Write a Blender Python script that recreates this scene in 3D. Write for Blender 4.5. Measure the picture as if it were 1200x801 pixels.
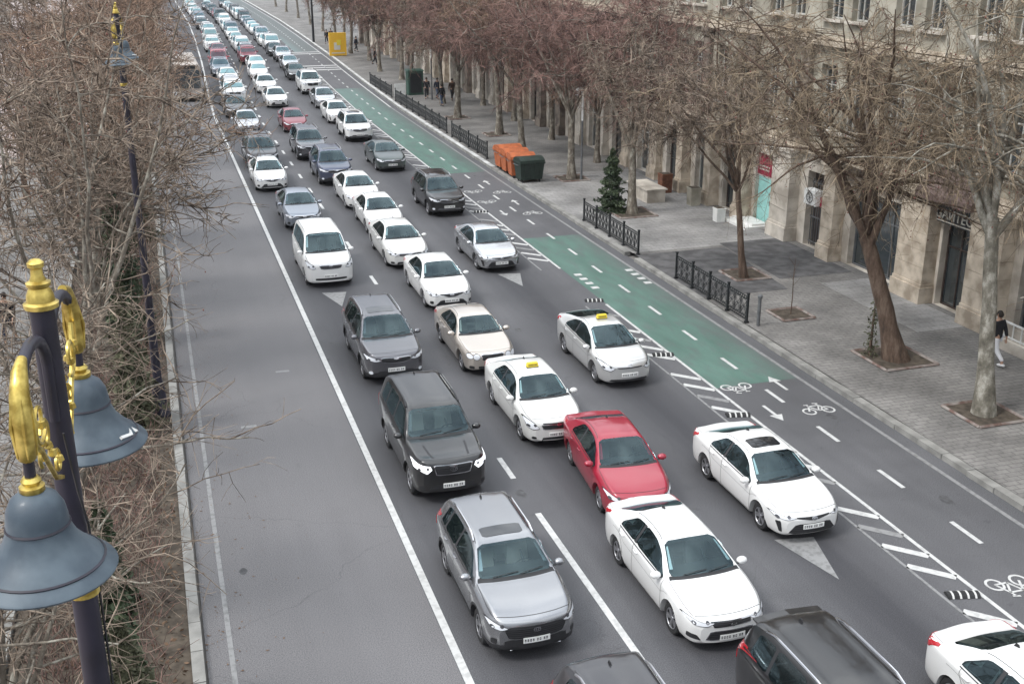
import bpy, bmesh, math, random
import numpy as np
from mathutils import Vector, Matrix
from mathutils.bvhtree import BVHTree
R = math.radians
for o in list(bpy.data.objects): bpy.data.objects.remove(o)
scn = bpy.context.scene
COL = scn.collection

# ------------------------------------------------------------ camera, sky, sun, exposure
cd = bpy.data.cameras.new('camera'); cam = bpy.data.objects.new('camera', cd); COL.objects.link(cam)
cam.location = (0, 0, 12.8); cam.rotation_euler = (R(90-19.73), 0, R(-17.62))
cd.sensor_width = 36; cd.lens = 39.6; cd.clip_start = .1; cd.clip_end = 3000
scn.camera = cam
SUN_EL, SUN_AZ = 52, 262          # azimuth clockwise from +Y
w = bpy.data.worlds.new('World'); scn.world = w; w.use_nodes = True
nt = w.node_tree; nt.nodes.clear()
wo = nt.nodes.new('ShaderNodeOutputWorld'); bg = nt.nodes.new('ShaderNodeBackground'); sk = nt.nodes.new('ShaderNodeTexSky')
sk.sky_type = 'NISHITA'; sk.sun_disc = False; sk.sun_elevation = R(SUN_EL); sk.sun_rotation = R(SUN_AZ)
sk.air_density = 1.0; sk.dust_density = 6.0; sk.ozone_density = 1.0; sk.altitude = 50
hs = nt.nodes.new('ShaderNodeHueSaturation'); hs.inputs['Saturation'].default_value = .32
nt.links.new(sk.outputs[0], hs.inputs['Color']); bg.inputs[1].default_value = .13
# overcast veil: a cloud layer that is brightest overhead, mixed over the clear-sky model
tcw = nt.nodes.new('ShaderNodeTexCoord'); sx = nt.nodes.new('ShaderNodeSeparateXYZ'); nt.links.new(tcw.outputs['Generated'], sx.inputs[0])
cr_ = nt.nodes.new('ShaderNodeValToRGB'); nt.links.new(sx.outputs[2], cr_.inputs[0]); ce = cr_.color_ramp.elements
ce[0].position = 0; ce[0].color = (.20, .21, .23, 1); ce[1].position = .9; ce[1].color = (.93, .97, 1, 1)
cm = nt.nodes.new('ShaderNodeMix'); cm.data_type = 'RGBA'; cm.blend_type = 'MULTIPLY'; cm.inputs[0].default_value = 1; 
cn = nt.nodes.new('ShaderNodeTexNoise'); cn.inputs['Scale'].default_value = 2.2; cn.inputs['Detail'].default_value = 7; nt.links.new(tcw.outputs['Generated'], cn.inputs['Vector'])
cq = nt.nodes.new('ShaderNodeValToRGB'); nt.links.new(cn.outputs['Fac'], cq.inputs[0]); cq.color_ramp.elements[0].position = .38; cq.color_ramp.elements[0].color = (.52, .55, .60, 1); cq.color_ramp.elements[1].position = .62; cq.color_ramp.elements[1].color = (1.28, 1.28, 1.26, 1)
cx_ = nt.nodes.new('ShaderNodeMix'); cx_.data_type = 'RGBA'; cx_.blend_type = 'MULTIPLY'; cx_.inputs[0].default_value = 1; nt.links.new(cr_.outputs[0], cx_.inputs[6]); nt.links.new(cq.outputs[0], cx_.inputs[7])
nt.links.new(cx_.outputs[2], cm.inputs[6]); cm.inputs[7].default_value = (13, 13, 13.2, 1)
mxw = nt.nodes.new('ShaderNodeMix'); mxw.data_type = 'RGBA'; mxw.inputs[0].default_value = .86; nt.links.new(hs.outputs[0], mxw.inputs[6]); nt.links.new(cm.outputs[2], mxw.inputs[7]); nt.links.new(mxw.outputs[2], bg.inputs[0])
nt.links.new(bg.outputs[0], wo.inputs[0])
sd = bpy.data.lights.new('sun', 'SUN'); sun = bpy.data.objects.new('sun', sd); COL.objects.link(sun)
sd.energy = 1.35; sd.angle = R(14); sd.color = (1, .97, .93)
az = R(SUN_AZ); el = R(SUN_EL)
sun.rotation_euler = Vector((math.sin(az)*math.cos(el), math.cos(az)*math.cos(el), math.sin(el))).to_track_quat('Z', 'Y').to_euler()
scn.view_settings.view_transform = 'Standard'; scn.view_settings.look = 'None'
scn.view_settings.exposure = 0.53; scn.view_settings.gamma = 1; scn.view_settings.use_curve_mapping = False
scn.cycles.max_bounces = 6; scn.cycles.transparent_max_bounces = 8
scn.cycles.use_adaptive_sampling = True; scn.cycles.use_denoising = True

# ------------------------------------------------------------ materials
MATS = {}
def mat(name, col, rough=.6, metal=0., coat=0., var=0., scale=3., col2=None, bump=0., bscale=40., emis=0., alpha=None, spec=.5, detail=5):
    if name in MATS: return MATS[name]
    m = bpy.data.materials.new(name); m.use_nodes = True; t = m.node_tree; b = t.nodes['Principled BSDF']
    b.inputs['Base Color'].default_value = (*col, 1); b.inputs['Roughness'].default_value = rough
    b.inputs['Metallic'].default_value = metal; b.inputs['Coat Weight'].default_value = coat; b.inputs['Coat Roughness'].default_value = .06
    b.inputs['Specular IOR Level'].default_value = spec
    if var or col2:
        tc = t.nodes.new('ShaderNodeTexCoord'); n = t.nodes.new('ShaderNodeTexNoise'); n.inputs['Scale'].default_value = scale; n.inputs['Detail'].default_value = detail
        t.links.new(tc.outputs['Object'], n.inputs['Vector'])
        r = t.nodes.new('ShaderNodeValToRGB'); t.links.new(n.outputs['Fac'], r.inputs[0])
        c2 = col2 or tuple(c*(1+var) for c in col); c1 = col if col2 else tuple(c*(1-var) for c in col)
        r.color_ramp.elements[0].color = (*c1, 1); r.color_ramp.elements[0].position = .38
        r.color_ramp.elements[1].color = (*c2, 1); r.color_ramp.elements[1].position = .62
        t.links.new(r.outputs[0], b.inputs['Base Color'])
    if bump:
        tc = t.nodes.new('ShaderNodeTexCoord'); n = t.nodes.new('ShaderNodeTexNoise'); n.inputs['Scale'].default_value = bscale
        t.links.new(tc.outputs['Object'], n.inputs['Vector']); bp = t.nodes.new('ShaderNodeBump'); bp.inputs['Strength'].default_value = bump
        t.links.new(n.outputs['Fac'], bp.inputs['Height']); t.links.new(bp.outputs[0], b.inputs['Normal'])
    if emis:
        b.inputs['Emission Color'].default_value = (*col, 1); b.inputs['Emission Strength'].default_value = emis
    MATS[name] = m; return m

class G:
    """tiny node-graph helper for the ground materials"""
    def __init__(s, name):
        s.m = bpy.data.materials.new(name); s.m.use_nodes = True; s.t = s.m.node_tree; s.b = s.t.nodes['Principled BSDF']
        g = s.n('ShaderNodeNewGeometry'); s.pos = g.outputs['Position']
        x = s.n('ShaderNodeSeparateXYZ'); s.l(s.pos, x.inputs[0]); s.x, s.y, s.z = x.outputs
    def n(s, k): return s.t.nodes.new(k)
    def l(s, a, b): s.t.links.new(a, b)
    def math(s, op, a, b=None, c=None):
        q = s.n('ShaderNodeMath'); q.operation = op
        for i, v in enumerate((a, b, c)):
            if v is None: continue
            if isinstance(v, (int, float)): q.inputs[i].default_value = v
            else: s.l(v, q.inputs[i])
        return q.outputs[0]
    def noise(s, scale, detail=6, vec=None, stretch=None):
        q = s.n('ShaderNodeTexNoise'); q.inputs['Scale'].default_value = scale; q.inputs['Detail'].default_value = detail
        v = vec or s.pos
        if stretch:
            mp = s.n('ShaderNodeMapping'); mp.inputs['Scale'].default_value = stretch; s.l(v, mp.inputs[0]); v = mp.outputs[0]
        s.l(v, q.inputs['Vector']); return q.outputs['Fac']
    def ramp(s, v, stops):
        q = s.n('ShaderNodeValToRGB'); s.l(v, q.inputs[0]); e = q.color_ramp.elements
        while len(e) < len(stops): e.new(.5)
        for i, (p, c) in enumerate(stops):
            e[i].position = p; e[i].color = (*c, 1) if isinstance(c, tuple) else (c, c, c, 1)
        return q.outputs[0]
    def mix(s, f, a, b, mode='MIX'):
        q = s.n('ShaderNodeMix'); q.data_type = 'RGBA'; q.blend_type = mode
        for v, i in ((f, q.inputs[0]), (a, q.inputs[6]), (b, q.inputs[7])):
            if isinstance(v, (int, float)): i.default_value = v
            elif isinstance(v, tuple): i.default_value = (*v, 1)
            else: s.l(v, i)
        return q.outputs[2]
    def out(s, col, rough=.85, bump=None, bs=.3, bd=.02):
        s.l(col, s.b.inputs['Base Color'])
        if isinstance(rough, float): s.b.inputs['Roughness'].default_value = rough
        else: s.l(rough, s.b.inputs['Roughness'])
        if bump is not None:
            q = s.n('ShaderNodeBump'); q.inputs['Strength'].default_value = bs; q.inputs['Distance'].default_value = bd
            s.l(bump, q.inputs['Height']); s.l(q.outputs[0], s.b.inputs['Normal'])
        MATS[s.m.name] = s.m; return s.m

def asphalt_mat():
    g = G('asphalt')
    big = g.noise(.25, 8); fine = g.noise(45, 3); streak = g.noise(1.2, 6, stretch=(2.2, .12, 1))
    base = g.ramp(big, [(.3, (.086, .086, .092)), (.7, (.124, .123, .130))])
    base = g.mix(g.math('MULTIPLY', g.ramp(streak, [(.35, 0.), (.7, 1.)]), .35), base, (.075, .074, .080))
    # oily dark band worn along the middle of each queueing lane, paler untravelled bus lane
    lane = None
    for c in (5.95, 9.45, 13.1):
        d = g.math('ABSOLUTE', g.math('SUBTRACT', g.x, c))
        b = g.math('SUBTRACT', 1.0, g.math('SMOOTH_MIN', g.math('DIVIDE', d, 1.75), 1.0, .3))
        b = g.math('MAXIMUM', b, 0.)
        lane = b if lane is None else g.math('MAXIMUM', lane, b)
    lane = g.math('MULTIPLY', lane, g.math('ADD', .55, g.math('MULTIPLY', streak, .5)))
    base = g.mix(g.math('MINIMUM', g.math('MULTIPLY', lane, 1.1), .85), base, (.034, .034, .040))
    blot = g.ramp(g.noise(.55, 3), [(.52, 0.), (.68, 1.)]); base = g.mix(g.math('MULTIPLY', blot, .30), base, (.06, .06, .064))
    drip = g.ramp(g.noise(3.2, 4), [(.66, 0.), (.72, 1.)]); base = g.mix(g.math('MULTIPLY', drip, .38), base, (.045, .045, .05))
    busl = g.math('LESS_THAN', g.x, 4.4)
    base = g.mix(g.math('MULTIPLY', busl, .42), base, (.215, .205, .205))
    spk = g.ramp(fine, [(.35, .62), (.65, 1.32)])
    base = g.mix(1., base, spk, 'MULTIPLY')
    cr = g.n('ShaderNodeTexVoronoi'); cr.feature = 'DISTANCE_TO_EDGE'; cr.inputs['Scale'].default_value = .16
    wob = g.n('ShaderNodeVectorMath'); wob.operation = 'ADD'; nn = g.n('ShaderNodeTexNoise'); nn.inputs['Scale'].default_value = .8; nn.inputs['Detail'].default_value = 8
    g.l(g.pos, nn.inputs['Vector']); g.l(g.pos, wob.inputs[0]); g.l(nn.outputs['Color'], wob.inputs[1]); g.l(wob.outputs[0], cr.inputs['Vector'])
    crk = g.math('MULTIPLY', g.math('LESS_THAN', cr.outputs['Distance'], .0016), .22)
    base = g.mix(crk, base, (.03, .03, .03))
    return g.out(base, g.math('ADD', .62, g.math('MULTIPLY', big, .25)), fine, .25, .01)

def green_mat():
    g = G('green_lane_paint'); n = g.noise(1.1, 8, stretch=(1.5, .35, 1)); f = g.noise(60, 3)
    c = g.ramp(n, [(.3, (.070, .132, .108)), (.7, (.105, .190, .158))])
    wear = g.ramp(g.noise(1.6, 12, stretch=(1.6, .5, 1)), [(.47, 0.), (.66, 1.)])
    c = g.mix(g.math('MULTIPLY', wear, .45), c, (.10, .105, .108))
    c = g.mix(g.math('MINIMUM', g.math('MAXIMUM', g.math('MULTIPLY', g.math('SUBTRACT', g.y, 70.), .012), 0.), .8), c, (.17, .215, .22))   # mixed towards pale grey-blue further along the lane
    # dusty gutter towards the kerb
    d = g.math('MULTIPLY', g.math('MAXIMUM', g.math('SUBTRACT', g.x, 17.2), 0.), .65)
    c = g.mix(g.math('MINIMUM', d, .75), c, (.105, .108, .108))
    c = g.mix(1., c, g.ramp(f, [(.3, .8), (.7, 1.15)]), 'MULTIPLY')
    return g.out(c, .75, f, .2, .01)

def paint_mat(name, c, worn=.5):
    g = G(name); n = g.noise(7, 8); f = g.noise(1.3, 6)
    col = g.ramp(g.math('ADD', g.math('MULTIPLY', n, .7), g.math('MULTIPLY', f, .3)), [(.40, tuple(v*(1-worn) for v in c)), (.52, c)])
    return g.out(col, .7)

def paving_mat(name, c1, c2, sx, sy, off=.5, joint=.6, rot=0.):
    g = G(name); br = g.n('ShaderNodeTexBrick'); mp = g.n('ShaderNodeMapping'); mp.inputs['Rotation'].default_value = (0, 0, rot)
    g.l(g.pos, mp.inputs[0]); g.l(mp.outputs[0], br.inputs['Vector'])
    br.inputs['Scale'].default_value = 1; br.inputs['Brick Width'].default_value = sx; br.inputs['Row Height'].default_value = sy
    br.inputs['Mortar Size'].default_value = .012; br.offset = off
    br.inputs['Color1'].default_value = (*c1, 1); br.inputs['Color2'].default_value = (*c2, 1); br.inputs['Mortar'].default_value = (*[v*joint for v in c1], 1)
    st = g.ramp(g.noise(.5, 9), [(.3, .58), (.7, 1.2)]); fi = g.ramp(g.noise(9, 5), [(.3, .85), (.7, 1.12)])
    c = g.mix(1., g.mix(1., br.outputs['Color'], st, 'MULTIPLY'), fi, 'MULTIPLY')
    return g.out(c, .8, br.outputs['Fac'], .4, -.008)

def bark_mat(name, dark, mid, pale, sc=2.2, zs=.6):
    m = bpy.data.materials.new(name); m.use_nodes = True; t = m.node_tree; b = t.nodes['Principled BSDF']; b.inputs['Roughness'].default_value = .9
    tc = t.nodes.new('ShaderNodeTexCoord'); mp = t.nodes.new('ShaderNodeMapping'); mp.inputs['Scale'].default_value = (1, 1, zs)
    t.links.new(tc.outputs['Object'], mp.inputs[0]); n = t.nodes.new('ShaderNodeTexNoise'); n.inputs['Scale'].default_value = sc*2; n.inputs['Detail'].default_value = 8; n.inputs['Roughness'].default_value = .7
    t.links.new(mp.outputs[0], n.inputs['Vector']); r = t.nodes.new('ShaderNodeValToRGB'); t.links.new(n.outputs['Fac'], r.inputs[0])
    e = r.color_ramp.elements; e.new(.5); e[0].color = (*dark, 1); e[0].position = .36; e[1].color = (*mid, 1); e[1].position = .5; e[2].color = (*pale, 1); e[2].position = .62
    t.links.new(r.outputs[0], b.inputs['Base Color'])
    bp = t.nodes.new('ShaderNodeBump'); bp.inputs['Strength'].default_value = .6; bp.inputs['Distance'].default_value = .03; t.links.new(n.outputs['Fac'], bp.inputs['Height']); t.links.new(bp.outputs[0], b.inputs['Normal'])
    MATS[name] = m; return m

def glass_mat(name, tint, trans=.75):
    m = bpy.data.materials.new(name); m.use_nodes = True; t = m.node_tree; t.nodes.clear()
    o = t.nodes.new('ShaderNodeOutputMaterial'); mx = t.nodes.new('ShaderNodeMixShader'); mx2 = t.nodes.new('ShaderNodeMixShader')
    tr = t.nodes.new('ShaderNodeBsdfTransparent'); tr.inputs[0].default_value = (*tint, 1)
    df = t.nodes.new('ShaderNodeBsdfDiffuse'); df.inputs[0].default_value = (.03, .045, .05, 1)
    gl = t.nodes.new('ShaderNodeBsdfGlossy'); gl.inputs['Roughness'].default_value = .015; gl.inputs[0].default_value = (.70, .93, 1, 1)
    fr = t.nodes.new('ShaderNodeFresnel'); fr.inputs[0].default_value = 1.68
    mx2.inputs[0].default_value = trans; t.links.new(df.outputs[0], mx2.inputs[1]); t.links.new(tr.outputs[0], mx2.inputs[2])
    t.links.new(fr.outputs[0], mx.inputs[0]); t.links.new(mx2.outputs[0], mx.inputs[1]); t.links.new(gl.outputs[0], mx.inputs[2]); t.links.new(mx.outputs[0], o.inputs[0])
    MATS[name] = m; return m

def car_paint(name, col, metal=0., rough=.35, dirt=.12):
    """clear-coated paint with a film of road dust in the lower body"""
    m = bpy.data.materials.new(name); m.use_nodes = True; t = m.node_tree; b = t.nodes['Principled BSDF']
    tc = t.nodes.new('ShaderNodeTexCoord'); sp = t.nodes.new('ShaderNodeSeparateXYZ'); t.links.new(tc.outputs['Object'], sp.inputs[0])
    mr = t.nodes.new('ShaderNodeMapRange'); mr.inputs['From Min'].default_value = .75; mr.inputs['From Max'].default_value = .18; t.links.new(sp.outputs[2], mr.inputs[0])
    n = t.nodes.new('ShaderNodeTexNoise'); n.inputs['Scale'].default_value = 2.5; n.inputs['Detail'].default_value = 8; t.links.new(tc.outputs['Object'], n.inputs['Vector'])
    ml = t.nodes.new('ShaderNodeMath'); ml.operation = 'MULTIPLY_ADD'; t.links.new(mr.outputs[0], ml.inputs[0]); ml.inputs[1].default_value = dirt*2.4; 
    q = t.nodes.new('ShaderNodeMath'); q.operation = 'MULTIPLY'; t.links.new(n.outputs['Fac'], q.inputs[0]); q.inputs[1].default_value = dirt; t.links.new(q.outputs[0], ml.inputs[2])
    mx = t.nodes.new('ShaderNodeMix'); mx.data_type = 'RGBA'; t.links.new(ml.outputs[0], mx.inputs[0]); mx.inputs[6].default_value = (*col, 1); mx.inputs[7].default_value = (.22, .20, .18, 1)
    t.links.new(mx.outputs[2], b.inputs['Base Color']); b.inputs['Metallic'].default_value = metal; b.inputs['Roughness'].default_value = rough
    b.inputs['Coat Weight'].default_value = .9; b.inputs['Coat Roughness'].default_value = .05
    MATS[name] = m; return m

asphalt_mat(); green_mat(); paint_mat('white_line', (.54, .54, .53), .22); paint_mat('faint_line', (.25, .25, .25), .3)
M = MATS
paving_mat('grey_paving', (.19, .182, .174), (.235, .225, .213), .42, .20)
paving_mat('grey_slabs', (.27, .263, .258), (.31, .302, .292), .6, .4)
paving_mat('square_paving', (.40, .335, .32), (.46, .39, .37), 1.6, .8)
mat('kerb_stone', (.24, .235, .22), .85, var=.25, scale=1.5, bump=.3)
mat('soil', (.045, .035, .026), .95, col2=(.10, .08, .06), scale=4, bump=.8, bscale=12)
mat('patch_asphalt', (.09, .088, .09), .85, var=.3, scale=2, bump=.3)
mat('ground', (.17, .16, .15), .9, var=.2, scale=.05)
bark_mat('plane_bark', (.085, .07, .055), (.17, .145, .115), (.34, .32, .27))
bark_mat('pale_bark', (.10, .09, .07), (.20, .185, .15), (.42, .40, .35), 1.5)
bark_mat('brown_bark', (.05, .034, .025), (.105, .068, .048), (.16, .115, .085), 3, .25)
mat('twig_grey', (.055, .038, .027), .85, col2=(.33, .26, .20), scale=3.5, detail=2)
mat('twig_olive', (.055, .037, .024), .85, col2=(.36, .28, .19), scale=2.6, detail=2)
mat('twig_brown', (.065, .038, .026), .85, col2=(.35, .235, .165), scale=3, detail=2)
mat('twig_mauve', (.06, .032, .028), .85, col2=(.33, .20, .165), scale=2.2, detail=2)
mat('seed_ball', (.10, .045, .035), .9, col2=(.24, .10, .08), scale=1)
mat('dry_leaf', (.11, .065, .04), .85, col2=(.19, .12, .075), scale=2)
mat('red_berry', (.22, .03, .03), .7, col2=(.30, .08, .06), scale=2)
mat('leaf_dark', (.03, .05, .025), .75, col2=(.075, .10, .05), scale=1.5)
mat('leaf_olive', (.06, .065, .035), .8, col2=(.12, .12, .07), scale=1.5)
mat('rubber', (.022, .022, .023), .85, var=.2, scale=8)
mat('black_plastic', (.02, .02, .022), .5, var=.15, scale=5)
mat('dark_trim', (.028, .028, .031), .55)
mat('chrome', (.72, .72, .74), .14, metal=1)
mat('alloy', (.48, .48, .50), .3, metal=.85)
mat('alloy_dark', (.12, .12, .13), .35, metal=.7)
mat('lamp_lens', (.74, .76, .80), .12, coat=1, spec=.8)
mat('lamp_lit', (1.0, .95, .82), .2, emis=1.6)
mat('tail_red', (.42, .012, .02), .2, coat=1)
mat('amber', (.75, .28, .04), .25, coat=1)
mat('plate_white', (.78, .78, .76), .5)
mat('plate_ink', (.03, .03, .04), .6)
mat('interior', (.035, .034, .036), .8)
mat('seat_cloth', (.17, .16, .155), .9)
mat('seat_beige', (.42, .38, .33), .85)
mat('frit', (.012, .012, .014), .25)
mat('taxi_yellow', (.80, .62, .05), .45)
mat('roof_glass', (.02, .022, .026), .04, coat=1)
glass_mat('windscreen_glass', (.72, .88, .90), .95); glass_mat('side_glass', (.22, .27, .28), .8)

# ------------------------------------------------------------ mesh builder
class MB:
    def __init__(s): s.v = []; s.f = []; s.m = []; s.T = None
    def add(s, vs, fs, mi=0):
        b = len(s.v); s.v += [tuple(p) for p in vs]; s.f += [tuple(b+i for i in f) for f in fs]; s.m += [mi]*len(fs); return s
    def box(s, c, d, mi=0, rz=0, taper=1., rx=0, ry=0):
        x, y, z = [k/2 for k in d]; vs = []
        for sz in (-1, 1):
            k = taper if sz > 0 else 1
            for a, b in ((-1, -1), (1, -1), (1, 1), (-1, 1)): vs.append(Vector((a*x*k, b*y*k, sz*z)))
        Mx = Matrix.Translation(c) @ Matrix.Rotation(rz, 4, 'Z') @ Matrix.Rotation(ry, 4, 'Y') @ Matrix.Rotation(rx, 4, 'X')
        return s.add([Mx @ v for v in vs], [(3, 2, 1, 0), (4, 5, 6, 7), (0, 1, 5, 4), (1, 2, 6, 5), (2, 3, 7, 6), (3, 0, 4, 7)], mi)
    def tube(s, pts, rad, n=6, mi=0, cap=True, flat=None):
        pts = [Vector(p) for p in pts]; k = len(pts)
        if isinstance(rad, (int, float)): rad = [rad]*k
        base = len(s.v); u = None
        for i, p in enumerate(pts):
            t = (pts[min(i+1, k-1)]-pts[max(i-1, 0)]); t = t.normalized() if t.length > 1e-9 else Vector((0, 0, 1))
            if u is None: u = t.cross(Vector((0, 0, 1)) if abs(t.z) < .95 else Vector((0, 1, 0))).normalized()
            else: q_ = u-t*u.dot(t); u = q_.normalized() if q_.length > 1e-6 else u      # parallel transport: no twist
            v = t.cross(u)
            for j in range(n):
                a = 2*math.pi*j/n; s.v.append(tuple(p+(u*math.cos(a)+v*math.sin(a)*(flat or 1))*rad[i]))
        for i in range(k-1):
            for j in range(n):
                s.f.append((base+i*n+j, base+i*n+(j+1) % n, base+(i+1)*n+(j+1) % n, base+(i+1)*n+j)); s.m.append(mi)
        if cap:
            s.f.append(tuple(base+j for j in range(n))[::-1]); s.m.append(mi); s.f.append(tuple(base+(k-1)*n+j for j in range(n))); s.m.append(mi)
        return s
    def lathe(s, prof, n=16, mi=0, M4=None):
        base = len(s.v); M4 = M4 or Matrix()
        for r, z in prof:
            for j in range(n):
                a = 2*math.pi*j/n; s.v.append(tuple(M4 @ Vector((r*math.cos(a), r*math.sin(a), z))))
        for i in range(len(prof)-1):
            for j in range(n):
                s.f.append((base+i*n+j, base+i*n+(j+1) % n, base+(i+1)*n+(j+1) % n, base+(i+1)*n+j)); s.m.append(mi)
        return s
    def prism(s, poly, z0, z1, mi=0, M4=None):
        M4 = M4 or Matrix(); n = len(poly)
        vs = [M4 @ Vector((x, y, z0)) for x, y in poly]+[M4 @ Vector((x, y, z1)) for x, y in poly]
        return s.add(vs, [tuple(range(n))[::-1], tuple(range(n, 2*n))]+[(i, (i+1) % n, n+(i+1) % n, n+i) for i in range(n)], mi)
    def mesh(s, name, mats, smooth=None):
        me = bpy.data.meshes.new(name); me.from_pydata(s.v, [], s.f)
        for m in (mats if isinstance(mats, (list, tuple)) else [mats]): me.materials.append(M[m] if isinstance(m, str) else m)
        me.polygons.foreach_set('material_index', s.m); me.update()
        finish(me, smooth); return me
    def build(s, name, mats, parent=None, smooth=None, **kw):
        return link(name, s.mesh(name, mats, smooth), parent, **kw)

def finish(me, smooth, weld=False):
    bm = bmesh.new(); bm.from_mesh(me)
    if weld: bmesh.ops.remove_doubles(bm, verts=bm.verts, dist=1e-4)
    bmesh.ops.recalc_face_normals(bm, faces=bm.faces)
    if smooth:
        for f in bm.faces: f.smooth = True
        c = R(smooth)
        for e in bm.edges:
            if len(e.link_faces) == 2 and e.calc_face_angle(0) > c: e.smooth = False
    bm.to_mesh(me); bm.free()

def link(name, data, parent=None, label=None, cat=None, group=None, kind=None, loc=None, rz=0):
    o = bpy.data.objects.new(name, data); COL.objects.link(o)
    if parent is not None: o.parent = parent
    if loc is not None: o.location = loc
    o.rotation_euler.z = rz
    tag(o, label, cat, group, kind); return o
def tag(o, label=None, cat=None, group=None, kind=None):
    for k, v in (('label', label), ('category', cat), ('group', group), ('kind', kind)):
        if v: o[k] = v
    return o
def empty(name, loc, label, cat, group=None, rz=0): return link(name, None, None, label, cat, group, None, loc, rz)
def copy_tree(o, parent=None, loc=None, rz=None, sc=None):
    kids = list(o.children); c = o.copy(); COL.objects.link(c); c.parent = parent
    if loc is not None: c.location = loc
    if rz is not None: c.rotation_euler.z = rz
    if sc is not None: c.scale = (sc, sc, sc) if isinstance(sc, (int, float)) else sc
    for k in kids: copy_tree(k, c)
    return c

_B = ((85, 0), (107, .6), (128, 1.35), (162, 2.2), (192, 2.75), (240, 2.95), (900, 3.2))
def bend(y): return float(np.interp(y, [b[0] for b in _B], [b[1] for b in _B]))      # the avenue swings slightly to the right far away

# ------------------------------------------------------------ ground, road, kerbs, paving, markings
def strip(mb, x0, x1, y0, y1, z0, z1=None, mi=0, step=8):
    """flat (or solid, when z1 is given) strip along the avenue, following its bend"""
    n = 1 if y1 <= 90 else max(1, int((y1-y0)/step)); ys = [y0+(y1-y0)*i/n for i in range(n+1)]
    for a, b in zip(ys, ys[1:]):
        p, q = bend(a), bend(b)
        if z1 is None: mb.add([(x0+p, a, z0), (x1+p, a, z0), (x1+q, b, z0), (x0+q, b, z0)], [(0, 1, 2, 3)], mi)
        else:
            mb.add([(x0+p, a, z0), (x1+p, a, z0), (x1+q, b, z0), (x0+q, b, z0), (x0+p, a, z1), (x1+p, a, z1), (x1+q, b, z1), (x0+q, b, z1)],
                   [(0, 3, 2, 1), (4, 5, 6, 7), (0, 1, 5, 4), (2, 3, 7, 6), (1, 2, 6, 5), (3, 0, 4, 7)], mi)
S = 'structure'
mb = MB(); mb.add([(-900, -900, -.06), (900, -900, -.06), (900, 900, -.06), (-900, 900, -.06)], [(0, 1, 2, 3)]); mb.build('ground', 'ground', kind=S)
mb = MB(); strip(mb, -.1, 18.72, -30, 90, 0); strip(mb, -.1, 18.72, 90, 420, 0); mb.build('road', 'asphalt', kind=S)
mb = MB()
for a, b in ((28.2, 47), (62.5, 90), (90, 103), (139, 330)): strip(mb, 15.42, 18.2, a, b, .004)
mb.build('green_bike_lane', 'green_lane_paint', kind=S)
# right-hand kerb of separate stones, then paving
mb = MB(); y = -20
rk = random.Random(4)
while y < 330:
    l = 1.0 if y < 120 else 6
    if not (41.5 < y < 42.3): strip(mb, 18.72+rk.uniform(-.01, .01), 18.98, y, y+l-.02, -.02, .15+rk.uniform(-.008, .006), step=3)
    y += l
mb.build('kerb', 'kerb_stone', kind=S)
mat('whitewash', (.50, .50, .49), .8, var=.25, scale=1.2)
mb = MB(); strip(mb, 18.715, 18.985, 63, 90, .158, .166); strip(mb, 18.715, 18.985, 90, 330, .158, .166); mb.build('kerb_whitewash', 'whitewash', kind=S)
mb = MB(); strip(mb, 18.98, 60, -30, 90, .125); strip(mb, 18.98, 60, 90, 420, .125); mb.build('pavement', 'grey_paving', kind=S)
mb = MB(); strip(mb, 19.0, 26.3, 42.8, 60, .131); strip(mb, 24.2, 26.4, 30.4, 36.5, .131); mb.build('pavement_slabs', 'grey_slabs', kind=S)
mb = MB(); mb.add([(19.0, 36.2, .135), (22.6, 36.2, .135), (23.2, 42.5, .135), (19.0, 42.5, .135)], [(0, 1, 2, 3)]); mb.add([(23.0, 37.5, .136), (26.3, 37.5, .136), (26.3, 43.2, .136), (23.3, 43.2, .136)], [(0, 1, 2, 3)])
mb.build('asphalt_patch', 'patch_asphalt', kind=S)
# left side: kerb, planting strip, square
mb = MB(); y = -20
while y < 300:
    l = 1.0 if y < 110 else 6
    strip(mb, -.32, -.1+rk.uniform(-.01, .01), y, y+l-.02, -.02, .14+rk.uniform(-.006, .006), step=3); y += l
y = -20
while y < 200:
    strip(mb, -3.75, -3.6, y, y+1.98, -.02, .17, step=3); y += 2
mb.build('kerb', 'kerb_stone', kind=S)
mb = MB(); strip(mb, -3.6, -.32, -30, 90, .10); strip(mb, -3.6, -.32, 90, 330, .10); mb.build('planting_strip', 'soil', kind=S)
mb = MB(); strip(mb, -90, -3.75, -30, 90, .11); strip(mb, -90, -3.75, 90, 420, .11); mb.build('square', 'square_paving', kind=S)
mb = MB(); strip(mb, -8.5, -3.75, -30, 75, .116); mb.build('path', 'grey_paving', kind=S)

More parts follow.
